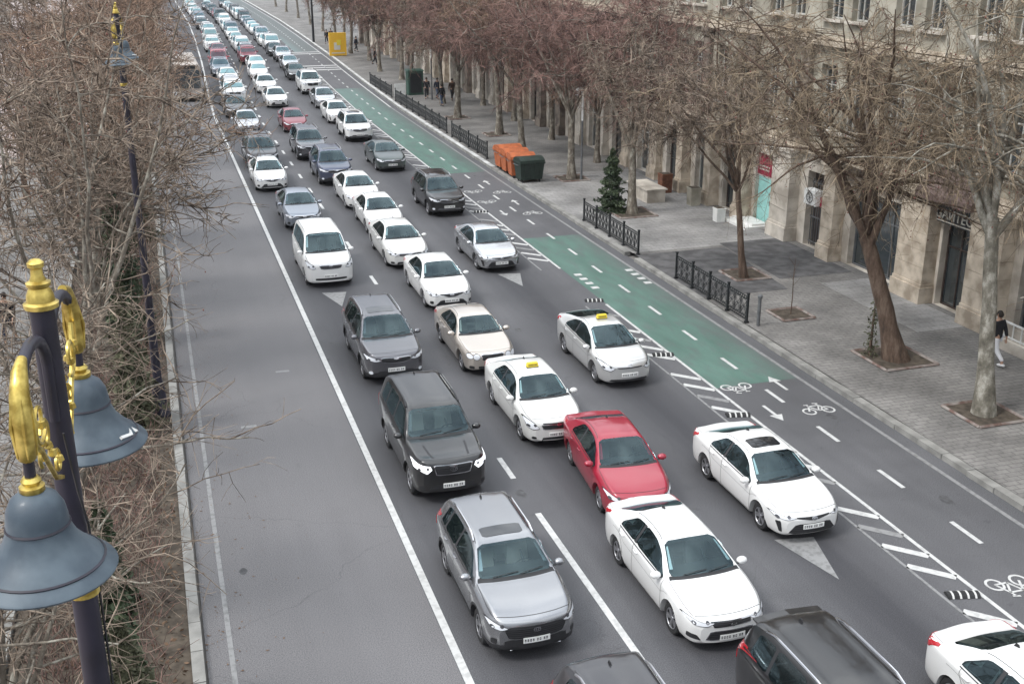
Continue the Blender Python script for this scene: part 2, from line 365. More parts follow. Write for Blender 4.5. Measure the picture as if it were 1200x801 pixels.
mk = MB(); zz = .008
strip(mk, 4.38, 4.54, -5, 90, zz); strip(mk, 4.38, 4.54, 90, 300, zz)                # long line of the bus lane
strip(mk, .33, .43, -5, 90, zz, mi=1); strip(mk, 18.18, 18.30, -5, 50.5, zz, mi=1); strip(mk, 18.18, 18.30, 50.5, 90, zz, mi=1); strip(mk, 18.18, 18.3, 90, 300, zz, mi=0)
strip(mk, 7.68, 7.83, -5, 22.4, zz)
y = 24.3
while y < 200: strip(mk, 7.69, 7.83, y, y+1.25, zz); y += 6.28 if y < 30 else (5.7 if y < 42 else 4.0)
y = -0.9
while y < 240:                                                                        # cycle lane centre dashes
    strip(mk, 16.74, 16.86, y+1.85, y+2.9, zz); y += 2.85
def quad_dir(mb, x0, y0, x1, y1, w, mi=0, z=zz):
    d = Vector((x1-x0, y1-y0)).normalized(); n = Vector((-d.y, d.x))*w/2
    mb.add([(x0-n.x+bend(y0), y0-n.y, z), (x1-n.x+bend(y1), y1-n.y, z), (x1+n.x+bend(y1), y1+n.y, z), (x0+n.x+bend(y0), y0+n.y, z)], [(0, 1, 2, 3)], mi)
for a, b in ((2, 36.9), (41.9, 60), (61, 118)):                                       # buffer strip between traffic and cycles
    strip(mk, 15.33, 15.43, a, b, zz); strip(mk, 14.53, 14.60, a, b, zz, mi=1)
    y = a+.3; k = 0
    while y+1.0 < b:
        if k % 5 not in (0,): quad_dir(mk, 14.61, y+.72, 15.32, y, .2, 0 if k % 3 else 1)
        y += .92; k += 1
for k in range(4):                                                                    # cycle crossing blocks
    for x in (15.62, 17.85): strip(mk, x, x+.3, 38.85+k*.62, 39.13+k*.62, zz)
for y in (118.5, 120.5, 122.5, 136, 138): strip(mk, 12.5, 18.2, y, y+.7, zz, step=1)
# give-way triangles (point towards the camera)
for x, y in ((12.9, 17.7), (6.0, 39.6), (13.15, 40.0), (9.4, 45.6)):
    mk.add([(x, y, zz), (x+.46, y+1.75, zz), (x-.46, y+1.9, zz)], [(0, 1, 2)], 1)
def ring(mb, cx, cy, r, w, ky=1., mi=0, n=16):
    vs = []; fs = []
    for j in range(n):
        a = 2*math.pi*j/n
        for q in (r, r-w): vs.append((cx+q*math.cos(a), cy+q*math.sin(a)*ky, zz))
    for j in range(n): k = (j+1) % n; fs.append((2*j, 2*k, 2*k+1, 2*j+1))
    mb.add(vs, fs, mi)
def bike(cx, cy, d, s=.92):
    """bicycle symbol; d=+1 reads for riders going away, -1 for riders coming"""
    f = lambda x, y: (cx+x*s*d, cy+y*s*d*1.15)
    for x in (-.33, .33): c = f(x, -.12); ring(mk, c[0], c[1], .22*s, .06*s, 1.15)
    P = [(-.33, -.12), (-.15, .2), (.2, .2), (.33, -.12), (0, -.12), (-.15, .2)]
    for a, b in zip(P, P[1:]): quad_dir(mk, *f(*a), *f(*b), .055, z=zz+.002)
    for a, b in (((0, -.12), (.2, .2)), ((.2, .2), (.17, .34)), ((.08, .36), (.26, .32)), ((-.15, .2), (-.18, .3)), ((-.26, .3), (-.1, .3))): quad_dir(mk, *f(*a), *f(*b), .05, z=zz+.002)
def arrow(cx, cy, d, l=1.15):
    quad_dir(mk, cx, cy-d*l/2, cx, cy+d*l*.2, .1)
    mk.add([(cx-.2*d, cy+d*l*.12, zz+.002), (cx+.2*d, cy+d*l*.12, zz+.002), (cx, cy+d*l/2, zz+.002)], [(0, 1, 2)])
for y in (28.0, 16.4, 54.7, 57.3): bike(16.05 if y > 20 else 16.2, y, -1)
for y in (25.9, 51.7, 56.8): bike(17.45, y, 1)
for y in (26.0, 52.1): arrow(16.1, y, -1)
for y in (28.0, 54.2, 59.4): arrow(17.4, y, 1)
mk.build('road_markings', ['white_line', 'faint_line'], kind=S)
mb = MB()
for x, y in ((2.9, 33.5), (1.5, 29.5)): strip(mb, x, x+.42, y, y+.16, .006)
mb.build('road_patch', 'faint_line', kind=S)
mat('tar_patch', (.07, .07, .073), .75, var=.3, scale=6)
rp = random.Random(8); mb = MB()
for k in range(16):
    cx, cy, rr = rp.uniform(.6, 18), rp.uniform(14, 70), rp.uniform(.05, .2); n = 11
    if 14.3 < cx < 15.6: continue
    mb.add([(cx+rr*rp.uniform(.6, 1)*math.cos(2*math.pi*i/n), cy+rr*1.5*rp.uniform(.6, 1)*math.sin(2*math.pi*i/n), .003) for i in range(n)], [tuple(range(n))])
mb.build('road_stains', 'tar_patch', kind=S)
mat('cast_iron', (.05, .048, .046), .6, metal=.5, bump=.6, bscale=30)

# ------------------------------------------------------------ stone building along the right-hand pavement
mat('stone', (.34, .28, .215), .9, col2=(.60, .52, .42), scale=1.6, bump=.5, bscale=9)
mat('stone_pale', (.36, .32, .27), .9, col2=(.62, .57, .50), scale=1.1, bump=.3, bscale=12)
mat('stone_dark', (.11, .09, .075), .9, col2=(.24, .20, .165), scale=2, bump=.4, bscale=10)
mat('stone_olive', (.23, .21, .165), .9, col2=(.44, .41, .34), scale=.9, bump=.4, bscale=10)
mat('window_glass', (.03, .04, .045), .06, coat=1, spec=.9)
mat('window_frame', (.50, .49, .46), .5, var=.1)
mat('door_dark', (.05, .035, .03), .5, var=.3, scale=3)
mat('turquoise', (.30, .58, .55), .5, var=.1, scale=2)
mat('crimson', (.27, .012, .045), .5, var=.15, scale=4)
mat('brown_wood', (.16, .065, .035), .6, var=.3, scale=6)
mat('awning_brown', (.13, .09, .08), .8, var=.25, scale=3)
mat('ivory', (.62, .60, .54), .6)
mat('white_paint', (.70, .70, .68), .5, var=.08)
mat('grey_metal', (.12, .125, .13), .5, var=.2)
XF = 26.75
def opening_wall(mb, y0, y1, z0, z1, holes, x=XF, depth=.42, mi=0):
    """wall slab facing -X with rectangular openings (real recesses)"""
    ys = sorted({y0, y1, *[h[0] for h in holes], *[h[1] for h in holes]}); zs = sorted({z0, z1, *[h[2] for h in holes], *[h[3] for h in holes]})
    for a, b in zip(ys, ys[1:]):
        for c_, d in zip(zs, zs[1:]):
            my, mz = (a+b)/2, (c_+d)/2
            if any(h[0] < my < h[1] and h[2] < mz < h[3] for h in holes): continue
            mb.add([(x, a, c_), (x, b, c_), (x, b, d), (x, a, d)], [(0, 3, 2, 1)], mi)
    for h in holes:
        a, b, c_, d = h; X1 = x+depth
        mb.add([(x, a, c_), (x, b, c_), (x, b, d), (x, a, d), (X1, a, c_), (X1, b, c_), (X1, b, d), (X1, a, d)], [(0, 1, 5, 4), (1, 2, 6, 5), (2, 3, 7, 6), (3, 0, 4, 7)], mi)
def window(parent, y0, y1, z0, z1, x=XF, name='window', arch=False, door=None, sill=True, bars=2, frame='window_frame', glass='window_glass'):
    g = MB(); X = x+.30; t = .06
    for a, b, c_, d in ((y0, y0+t, z0, z1), (y1-t, y1, z0, z1), (y0+t, y1-t, z0, z0+t), (y0+t, y1-t, z1-t, z1)): g.box((X, (a+b)/2, (c_+d)/2), (.08, b-a, d-c_))
    for k in range(1, bars+1):
        yy = y0+(y1-y0)*k/(bars+1); g.box((X+.005, yy, (z0+z1)/2), (.06, .05, z1-z0-2*t))
    if z1-z0 > 1.6: g.box((X+.006, (y0+y1)/2, z0+(z1-z0)*.68), (.058, y1-y0-2*t, .05))
    w_ = g.build(name, frame, parent)
    g = MB(); g.box((X+.03, (y0+y1)/2, (z0+z1)/2), (.02, y1-y0-2*t+.01, z1-z0-2*t+.01)); g.build('pane', glass, w_)
    if sill: g = MB(); g.box((x-.06, (y0+y1)/2, z0-.05), (.32, y1-y0+.3, .1)); g.build('sill', 'stone_pale', w_)
    return w_
def pilaster(parent, y0, y1, z1, x=XF, d=.55, m='stone', cap=True, z0=0.13):
    g = MB(); yc = (y0+y1)/2; w_ = y1-y0; X = x-d/2
    g.box((X-.05, yc, z0+.30), (d+.10, w_+.12, .60)); g.box((X-.02, yc, z0+.66), (d+.04, w_+.05, .12))
    z = z0+.72; k = 0
    while z < z1-.45:
        h = min(.62, z1-.4-z); g.box((X, yc, z+h/2-.005), (d, w_, h-.012)); z += h; k += 1
    if cap: g.box((X-.03, yc, z1-.27), (d+.06, w_+.08, .22)); g.box((X-.07, yc, z1-.08), (d+.14, w_+.18, .16))
    return g.build('pilaster', m, parent)
BLD = empty('stone_building', (0, 0, 0), 'old beige stone building with tall pilasters, shop fronts and upper windows along the right pavement', 'building')
wall = MB()
# ground floor openings (y0, y1, z0, z1)
gf = [(24.2, 28.9, .5, 3.2), (31.5, 32.95, .13, 3.35), (35.0, 38.6, .13, 3.3), (40.3, 42.0, .13, 3.4), (45.0, 46.45, .2, 3.45), (48.4, 49.6, .13, 3.4), (51.4, 52.7, .13, 3.3)]
y = 54.5
while y < 150: gf.append((y, y+1.7, .13, 3.3)); y += 3.9
uf = []; y = 20.6
while y < 150:
    uf.append((y, y+1.15, 5.3, 7.9)); uf.append((y+1.75, y+2.9, 5.3, 7.9)); uf.append((y, y+1.15, 9.7, 12.0)); uf.append((y+1.75, y+2.9, 9.7, 12.0)); y += 4.55
opening_wall(wall, 10, 150, -.05, 4.3, gf, mi=0); opening_wall(wall, 10, 150, 4.3, 14.5, uf, mi=1)
wall.add([(XF, 10, 14.5), (XF, 150, 14.5), (XF+14, 150, 14.5), (XF+14, 10, 14.5)], [(0, 1, 2, 3)], 1)
wall.add([(XF, 10, 0), (XF, 10, 14.5), (XF+14, 10, 14.5), (XF+14, 10, 0)], [(0, 1, 2, 3)], 1)
wall.add([(XF, 150, 0), (XF, 150, 14.5), (XF+14, 150, 14.5), (XF+14, 150, 0)], [(0, 1, 2, 3)], 1)
wall.build('wall', ['stone_pale', 'stone_olive'], BLD)
for a, b, m_ in ((34.78, 39.05, 'stone_dark'), (44.15, 46.65, 'stone_pale'), (50.75, 53.15, 'stone_dark'), (60.65, 64.45, 'awning_brown'), (72.3, 76.1, 'stone_dark')):
    g = MB(); g.box((XF-.03, (a+b)/2, 3.82), (.06, b-a, .72)); g.build('fascia', m_, BLD)
g = MB()
for z, d, h in ((4.32, .35, .22), (4.56, .24, .16), (8.75, .30, .18), (8.95, .20, .12), (14.4, .5, .35)): g.box((XF-d/2+.02, 80, z), (d, 139.9, h))
g.build('cornice', 'stone', BLD)
for a, b in ((29.3, 30.9), (33.1, 34.75), (39.1, 39.95), (42.6, 44.1), (46.7, 47.5), (50.0, 50.7), (53.2, 53.9)): pilaster(BLD, a, b, 4.2, m='stone' if a < 40 or a > 46 else 'stone_pale')
y = 56.7
kq = 0
while y < 150: pilaster(BLD, y, y+1.0, 4.2, d=.4, m=('stone', 'stone_pale', 'stone_dark')[(kq//2) % 3]); y += 3.9; kq += 1
y = 19.55
while y < 150: pilaster(BLD, y, y+.62, 8.65, d=.25, z0=4.66, m='stone_dark'); y += 4.55
for i, (a, b, c_, d) in enumerate(gf):
    if i in (3, 4): continue
    if i in (0, 2): window(BLD, a, b, c_, d, name='shop_window', sill=False, bars=2, frame='grey_metal')
    else: window(BLD, a, b, c_, d, name='door', sill=False, bars=1, frame='door_dark' if i % 2 else 'window_frame')
for q in uf: window(BLD, *q)
# dark grille gate in the deep doorway
g = MB(); g.box((XF+.40, 41.15, 1.77), (.04, 1.7, 3.27)); gt = g.build('gateway', 'door_dark', BLD)
g = MB()
for k in range(9): g.box((XF+.22, 40.45+k*.175, 1.6), (.03, .03, 2.9))
for z in (.3, 1.4, 2.9): g.box((XF+.225, 41.15, z), (.03, 1.6, .05))
g.build('gate', 'grey_metal', BLD)
# turquoise door with its step, crimson board over it
g = MB(); g.box((XF+.22, 45.72, 1.22), (.10, 1.40, 2.2)); dr = g.build('door', 'turquoise', BLD, label='turquoise door under the crimson sign')
g = MB(); g.box((XF+.15, 45.12+.15, 1.2), (.05, .05, .22)); g.box((XF+.16, 45.3, 1.65), (.03, .08, .1)); g.build('door_handle', 'black_plastic', dr)
g = MB(); g.box((XF+.21, 45.72, 2.37), (.14, 1.42, .08)); g.build('door_frame', 'white_paint', dr)
g = MB(); g.box((XF-.62, 46.0, .19), (1.25, 2.2, .12)); g.box((XF-.42, 46.0, .29), (.8, 1.9, .10)); g.build('doorstep', 'white_paint', BLD)
def sign_text(parent, chars, y_start, z, h, x, m, dy=-1, sp=.75, th=.02):
    """block letters facing -X, read from the pavement (left to right = decreasing y)"""
    cu = bpy.data.curves.new('lettering', 'FONT'); cu.body = chars; cu.size = h; cu.extrude = th; cu.space_character = 1.0
    o = bpy.data.objects.new('tmp', cu); COL.objects.link(o); dg = bpy.context.evaluated_depsgraph_get(); me = bpy.data.meshes.new_from_object(o.evaluated_get(dg)); bpy.data.objects.remove(o)
    me.materials.clear(); me.materials.append(M[m]); me.transform(Matrix.Translation((x, y_start, z)) @ Matrix(((0, 0, -1, 0), (-1, 0, 0, 0), (0, 1, 0, 0), (0, 0, 0, 1))))
    return link('lettering', me, parent)
sg_ = empty('wall_sign', (XF, 45.7, 2.9), 'crimson board with two small white lines above the turquoise door', 'sign')
g = MB(); g.box((.15, .0, .12), (.10, 1.5, 1.2)); g.build('board', 'crimson', sg_)
g = MB()
rs = random.Random(3)
for z in (-.07, -.22):
    y = .55
    while y > -.35: w_ = rs.uniform(.05, .10); g.box((.094, y, z), (.012, w_, .07)); y -= w_+.035
g.build('lettering', 'ivory', sg_)
sg_ = empty('hanging_sign', (XF-.1, 39.2, 2.35), 'small crimson panel beside the white air conditioner box', 'sign')
g = MB(); g.box((-.36, .9, .05), (.06, .75, .42)); g.build('board', 'crimson', sg_)
# shop board with gold letters under a brown awning
sg_ = empty('shop_sign', (XF, 32.2, 3.5), 'black shop board with ivory letters below the brown awning', 'sign')
g = MB(); g.box((-.16, .0, .12), (.14, 2.15, .78)); g.build('board', 'black_plastic', sg_)
g = MB(); g.box((-.24, .0, -.19), (.02, 2.0, .035)); g.build('underline', 'ivory', sg_)
sign_text(sg_, 'GAИTEO', .98, -.09, .50, -.24, 'ivory')
aw = empty('awning', (XF, 32.2, 4.0), 'ribbed brown awning sloping out over the black shop board', 'awning')
g = MB()
for k in range(9):
    y0 = -1.5+k*.33; g.add([(0, y0, 1.15), (0, y0+.33, 1.15), (-.85, y0+.33, .32), (-.85, y0, .32), (-.85, y0+.33, .10), (-.85, y0, .10), (0, y0+.165, 1.2), (-.87, y0+.165, .36), (-.87, y0+.165, .06)],
        [(0, 6, 7, 3), (6, 1, 2, 7), (3, 7, 8, 5), (7, 2, 4, 8)])
g.build('canvas', 'awning_brown', aw)
g = MB(); g.add([(0, -1.5, 1.15), (-.85, -1.5, .32), (-.85, -1.5, .1), (0, -1.5, .1)], [(0, 1, 2, 3)]); g.add([(0, 1.47, 1.15), (-.85, 1.47, .32), (-.85, 1.47, .1), (0, 1.47, .1)], [(0, 1, 2, 3)]); g.build('side_flap', 'awning_brown', aw)
# air conditioner
ac = empty('air_conditioner', (XF-.85, 41.5, 2.25), 'white air conditioner box mounted on the wall beside the dark gateway', 'air conditioner')
g = MB(); g.box((.36, -.85, .28), (.42, .92, .62)); g.build('casing', 'white_paint', ac)
g = MB(); g.lathe([(.24, 0), (.24, .02), (.20, .02), (.20, 0)], 20, 0, Matrix.Translation((.145, -.85, .28)) @ Matrix.Rotation(-math.pi/2, 4, 'Y'))
for k in range(4): g.box((.135, -.85, .28), (.01, .44, .018), rx=k*math.pi/4)
g.build('fan_grille', 'grey_metal', ac); g = MB()
for s_ in (-1, 1): g.box((.45, -.85+s_*.33, -.06), (.5, .04, .05))
g.build('bracket', 'grey_metal', ac)
# low plinth with white railing at the near shop, planters by the wall
def planter_box(y, x, w_, d, h, m, lab, plant=None):
    e = empty('planter', (x, y, .13), lab, 'planter'); g = MB(); g.box((0, 0, h/2), (w_, d, h), taper=1.08); g.box((0, 0, h+.02), (w_*1.15, d*1.15, .05)); g.build('box', m, e)
    g = MB(); g.box((0, 0, h+.05), (w_*.9, d*.9, .03)); g.build('earth', 'soil', e); return e
planter_box(53.6, 25.5, .55, .55, .95, 'brown_wood', 'tall reddish brown wooden planter by the doorway'); planter_box(50.4, 25.6, .5, .5, .85, 'stone_olive', 'olive grey planter box between two pilasters'); planter_box(46.9, 25.2, .42, .42, .6, 'white_paint', 'small white planter box at the white doorstep')
g = MB(); g.box((0, 0, .32), (1.0, 2.4, .64)); g.box((0, 0, .67), (1.15, 2.6, .07)); o = g.build('stone_block', 'stone_pale', label='pale stone ledge standing on the pavement behind the dark conifer', cat='ledge', loc=(24.0, 52.6, .13))
rl = empty('shop_railing', (25.9, 26.6, .13), 'white railing on a low plinth outside the near shop window', 'railing')
g = MB(); g.box((0, 0, .18), (.35, 4.4, .36)); g.build('plinth', 'stone_pale', rl); g = MB()
for k in range(12): g.box((0, -2.1+k*.38, .62), (.035, .035, .52))
g.box((0, 0, .9), (.06, 4.3, .05)); g.box((0, 0, .42), (.05, 4.3, .04)); g.build('rail', 'white_paint', rl)

# ------------------------------------------------------------ left side: pale building beyond the square, low wall
LB = empty('pale_building', (0, 0, 0), 'pale building behind the bare trees at the far end of the square', 'building')
g = MB(); opening_wall(g, -70, -16, 0, 12, [], x=0); 
wl = MB(); hol = []
for k in range(12):
    a = -62+k*3.8; hol += [(a, a+1.8, 1.2, 3.6), (a, a+1.8, 5.4, 7.8)]
tmp = MB(); opening_wall(tmp, -66, -18, 0, 13, hol, x=0)
M4 = Matrix.Translation((0, 160, 0)) @ Matrix.Rotation(math.pi/2, 4, 'Z') @ Matrix.Scale(-1, 4, (0, 1, 0))
tmp.v = [tuple(M4 @ Vector(v)) for v in tmp.v]; tmp.add([(-66, 160, 13), (-18, 160, 13), (-18, 185, 13), (-66, 185, 13)], [(0, 1, 2, 3)]); tmp.add([(-18, 160, 0), (-18, 185, 0), (-18, 185, 13), (-18, 160, 13)], [(0, 1, 2, 3)])
tmp.build('wall', 'stone_pale', LB)
for a, b, c_, d in hol:
    g = MB(); g.box(((a+b)/2, 160.3, (c_+d)/2), (b-a, .1, d-c_)); w_ = g.build('window', 'window_glass', LB)
    g = MB(); g.box(((a+b)/2, 160.2, (c_+d)/2), (.07, .09, d-c_)); g.box(((a+b)/2, 160.21, (c_+d)/2+.3), (b-a, .08, .07)); g.build('frame', 'window_frame', w_)
g = MB(); g.box((-20, 104, .45), (26, .5, .7)); g.box((-20, 104, .84), (26.1, .6, .09)); o = g.build('low_wall', 'stone_pale', label='low pale wall crossing the square behind the left-hand trees', cat='wall')
# ------------------------------------------------------------ cars
def pchip(keys):
    xs = np.array([k[0] for k in keys], float); ys = np.array([k[1] for k in keys], float); h = np.diff(xs); d = np.diff(ys)/h
    m = np.zeros(len(xs)); m[0], m[-1] = d[0], d[-1]
    for i in range(1, len(xs)-1):
        if d[i-1]*d[i] > 0:
            w1 = 2*h[i]+h[i-1]; w2 = h[i]+2*h[i-1]; m[i] = (w1+w2)/(w1/d[i-1]+w2/d[i])
    def f(x):
        x = min(max(x, xs[0]), xs[-1]); i = min(max(int(np.searchsorted(xs, x))-1, 0), len(h)-1); t = (x-xs[i])/h[i]
        return float((2*t**3-3*t*t+1)*ys[i]+(t**3-2*t*t+t)*h[i]*m[i]+(-2*t**3+3*t*t)*ys[i+1]+(t**3-t*t)*h[i]*m[i+1])
    return f
def sm(a, b, x):
    t = min(max((x-a)/(b-a), 0), 1); return t*t*(3-2*t)

class Shell:
    """car body surface F(s, a): s metres back from the nose, a = signed station round the half section
       0 centre top, 2 roof edge / pillar, 3 belt, 4 shoulder, 7 sill, 8 underside"""
    def __init__(c, P):
        c.P = P; c.L = P['L']; c.hw = P['W']/2; c.top = pchip(P['top']); c.belt = pchip(P['belt'])
        L = c.L; pf = P.get('plan_f', (.70, .85, .94)); pr = P.get('plan_r', (.80, .92, .98))
        c.plan = pchip([(0, pf[0]), (.10, pf[1]), (.35, pf[2]), (.8, .985), (1.3, 1), (L-1.1, 1), (L-.45, pr[2]), (L-.12, pr[1]), (L, pr[0])])
        zl = P.get('zl', .19); c.low = pchip([(0, zl+.07), (.1, zl+.01), (.3, zl), (L-.35, zl+.01), (L-.1, zl+.06), (L, zl+.14)])
        c.wf = P['fo']; c.wr = P['fo']+P['wb']; c.Ra = P['R']+.055; c.xr = P['roofw']/2; c.H = P['H']; c.cache = {}
        c.bf = P.get('bf', .20); c.br = P.get('br', .12)
    def ring(c, s):
        s = round(s, 4)
        if s in c.cache: return c.cache[s]
        P = c.P; hw = c.hw*c.plan(s); zt = c.top(s); zl = c.low(s); zb = min(c.belt(s), zt-.03); H = c.H
        beltref = c.belt(s); fr = min(max((zt-zb-.03)/(H-beltref-.03), 0), 1)
        inb = P.get('tumble', .045); x3 = hw-inb-.03*(1-fr)
        x2b = x3-.05; x2 = x2b+(c.xr-x2b)*fr; z2 = zt-.012-P.get('crown', .055)*fr
        z2 = max(z2, zb+.008); hgt = zb-zl
        pts = [(0, zt), (x2*.62, zt-.008-.010*(1-fr)-.010*fr), (x2, z2), (x3, zb), (hw-.010, zb-min(.09, hgt*.2)), (hw, zl+hgt*.56), (hw-.006, zl+hgt*.30), (hw-P.get('sill', .04), zl+hgt*.07), (hw-.16, zl)]
        if fr > .02: pts[1] = (x2*.62, zt-.008-.014*fr)
        out = []
        n = 4
        Q = [(-pts[1][0], pts[1][1])]+pts+[(pts[-1][0]-.1, pts[-1][1])]
        for i in range(8):
            a, b, d, e = Q[i], Q[i+1], Q[i+2], Q[i+3]
            k = .5 if i not in (1, 2) else .5
            for j in range(n):
                t = j/n
                # tension-limited hermite so creases stay crisp
                t0 = ((d[0]-a[0])*k, (d[1]-a[1])*k); t1 = ((e[0]-b[0])*k, (e[1]-b[1])*k)
                sc = P.get('tens', .75) if i not in (2,) else .25
                h0 = 2*t**3-3*t*t+1; h1 = t**3-2*t*t+t; h2 = -2*t**3+3*t*t; h3 = t**3-t*t
                out.append((h0*b[0]+h2*d[0]+sc*(h1*t0[0]+h3*t1[0]), h0*b[1]+h2*d[1]+sc*(h1*t0[1]+h3*t1[1])))
        out.append(pts[-1]); out = np.array(out)
        za = zl
        for wc in (c.wf, c.wr):
            d = abs(s-wc)
            if d < c.Ra: za = max(za, P['R']+math.sqrt(c.Ra**2-d*d))
        if za > zl+1e-4:
            i0 = 16; zs = out[i0:, 1].copy(); xs_ = out[i0:, 0].copy(); ztop = zs[0]; za = min(za, ztop-.05)
            zn = za+(zs-zl)*(ztop-za)/(ztop-zl)
            o = np.argsort(zs); xn = np.interp(zn, zs[o], xs_[o]); xn[-1] = xn[-2]-.25
            lip = sm(c.Ra+.0, c.Ra-.06, 0)
            out[i0:, 0] = xn+.012*np.linspace(0, 1, len(xn))*(np.arange(len(xn)) < len(xn)-1); out[i0:, 1] = zn
        c.cache[s] = out; return out
    def F(c, s, a):
        r = c.ring(s); u = min(abs(a)*4, 32); i = min(int(u), 31); t = u-i
        x = r[i][0]*(1-t)+r[i+1][0]*t; z = r[i][1]*(1-t)+r[i+1][1]*t
        q = (x/c.hw)**2; y = c.L/2-s
        y -= c.bf*q*max(0, 1-s/1.3)**1.3; y += c.br*q*max(0, 1-(c.L-s)/1.0)
        P = c.P; gf = sm(P['cowl']-.45, P['cowl'], s)*(1-sm(P['rf'], P['rf']+.9, s)); y -= .13*q*gf*(1-sm(1.6, 3.2, abs(a)))
        return Vector((x if a >= 0 else -x, y, z))
    def N(c, s, a):
        e = .012; s = min(max(s, e), c.L-e)
        a = a if abs(a) > 1e-6 else 1e-4
        n = (c.F(s+e, a)-c.F(s-e, a)).cross(c.F(s, a+.06)-c.F(s, a-.06))
        n = n.normalized() if n.length > 1e-12 else Vector((0, 0, 1))
        ctr = Vector((0, c.F(s, a).y, .45)); 
        return n if n.dot(c.F(s, a)-ctr) > 0 else -n

def tess(poly, step):
    bm = bmesh.new(); vs = [bm.verts.new((p[0], p[1], 0)) for p in poly]; bm.faces.new(vs)
    lo = [min(p[i] for p in poly) for i in (0, 1)]; hi = [max(p[i] for p in poly) for i in (0, 1)]
    for ax in (0, 1):
        n = int((hi[ax]-lo[ax])/step[ax])
        for k in range(1, n+1):
            co = [0, 0, 0]; co[ax] = lo[ax]+(hi[ax]-lo[ax])*k/(n+1); no = [0, 0, 0]; no[ax] = 1
            bmesh.ops.bisect_plane(bm, geom=bm.verts[:]+bm.edges[:]+bm.faces[:], plane_co=co, plane_no=no, dist=1e-5)
    bmesh.ops.triangulate(bm, faces=[f for f in bm.faces if len(f.verts) > 4]); bm.verts.index_update()
    V = [(v.co.x, v.co.y) for v in bm.verts]; Fs = [tuple(v.index for v in f.verts) for f in bm.faces]
    E = [tuple(v.index for v in e.verts) for e in bm.edges if len(e.link_faces) == 1]; bm.free(); return V, Fs, E
def rounded(poly, r=.3, n=2):
    for _ in range(n):
        o = []
        for i in range(len(poly)):
            a, b = poly[i], poly[(i+1) % len(poly)]
            o += [(a[0]+(b[0]-a[0])*r, a[1]+(b[1]-a[1])*r), (a[0]+(b[0]-a[0])*(1-r), a[1]+(b[1]-a[1])*(1-r))]
        poly = o; r = .27
    return poly
def skin(mb, V, Fs, E, fn, off, thick, mi=0):
    P = []; N = []
    for v in V:
        p, n = fn(*v); P.append(p+n*off); N.append(n)
    b = len(mb.v); mb.add(P, Fs, mi)
    if thick:
        mb.v += [tuple(p-n*thick) for p, n in zip(P, N)]; k = len(V)
        for i, j in E: mb.f.append((b+i, b+j, b+k+j, b+k+i)); mb.m.append(mi)

BASE = dict(tumble=.045)
def sedan(L=4.63, W=1.78, H=1.44, wb=2.70, fo=.93, R=.325, cowl=1.22, rf=2.02, rr=3.25, dk=4.05, nose=.60, deck=1.06, hood=.96, **k):
    d = dict(L=L, W=W, H=H, wb=wb, fo=fo, R=R, cowl=cowl, rf=rf, rr=rr, dk=dk, roofw=1.10, style='sedan',
        top=[(0, nose), (.03, nose+.07), (.12, nose+.125), (.45, hood-.115), (cowl-.15, hood-.015), (cowl, hood+.01), (cowl+.03, hood+.025), (rf, H-.075), (rf+.18, H-.025), (rf+.6, H), (rr-.2, H-.02), (rr, H-.06), (dk, deck+.035), (dk+.08, deck), (L-.12, deck-.02), (L-.04, deck-.10), (L, deck-.28)],
        belt=[(0, nose+.02), (.5, hood-.16), (1.2, hood-.06), (2.2, hood-.025), (3.4, hood+.02), (L, deck-.03)],
        wins=[(cowl+.22, 2.72), (2.80, rr+.22)]); d.update(k); return d
def suv(L=4.46, W=1.825, H=1.60, wb=2.64, fo=.92, R=.355, cowl=1.18, rf=1.95, nose=.78, hood=1.10, **k):
    d = dict(L=L, W=W, H=H, wb=wb, fo=fo, R=R, cowl=cowl, rf=rf, rr=L-.62, dk=L-.10, roofw=1.22, style='suv', zl=.24, crown=.05, tumble=.04, rails=True, clad=True, sill=.03,
        top=[(0, nose), (.03, nose+.08), (.12, nose+.14), (.45, hood-.07), (cowl-.15, hood-.005), (cowl, hood+.01), (cowl+.03, hood+.03), (rf, H-.085), (rf+.18, H-.03), (rf+.7, H), (L-.9, H-.015), (L-.42, H-.075), (L-.34, H-.12), (L-.12, hood+.05), (L-.06, hood-.04), (L, .86)],
        belt=[(0, nose+.04), (.5, hood-.14), (1.2, hood-.045), (2.2, hood-.02), (3.4, hood+.03), (L, hood+.03)],
        wins=[(cowl+.24, 2.62), (2.70, 3.42), (3.50, L-.62)], plan_f=(.76, .89, .96), plan_r=(.84, .94, .985)); d.update(k); return d

def mirror(poly): return [(-x, z) for x, z in poly][::-1]
RECT = lambda x0, x1, z0, z1: [(x0, z0), (x1, z0), (x1, z1), (x0, z1)]

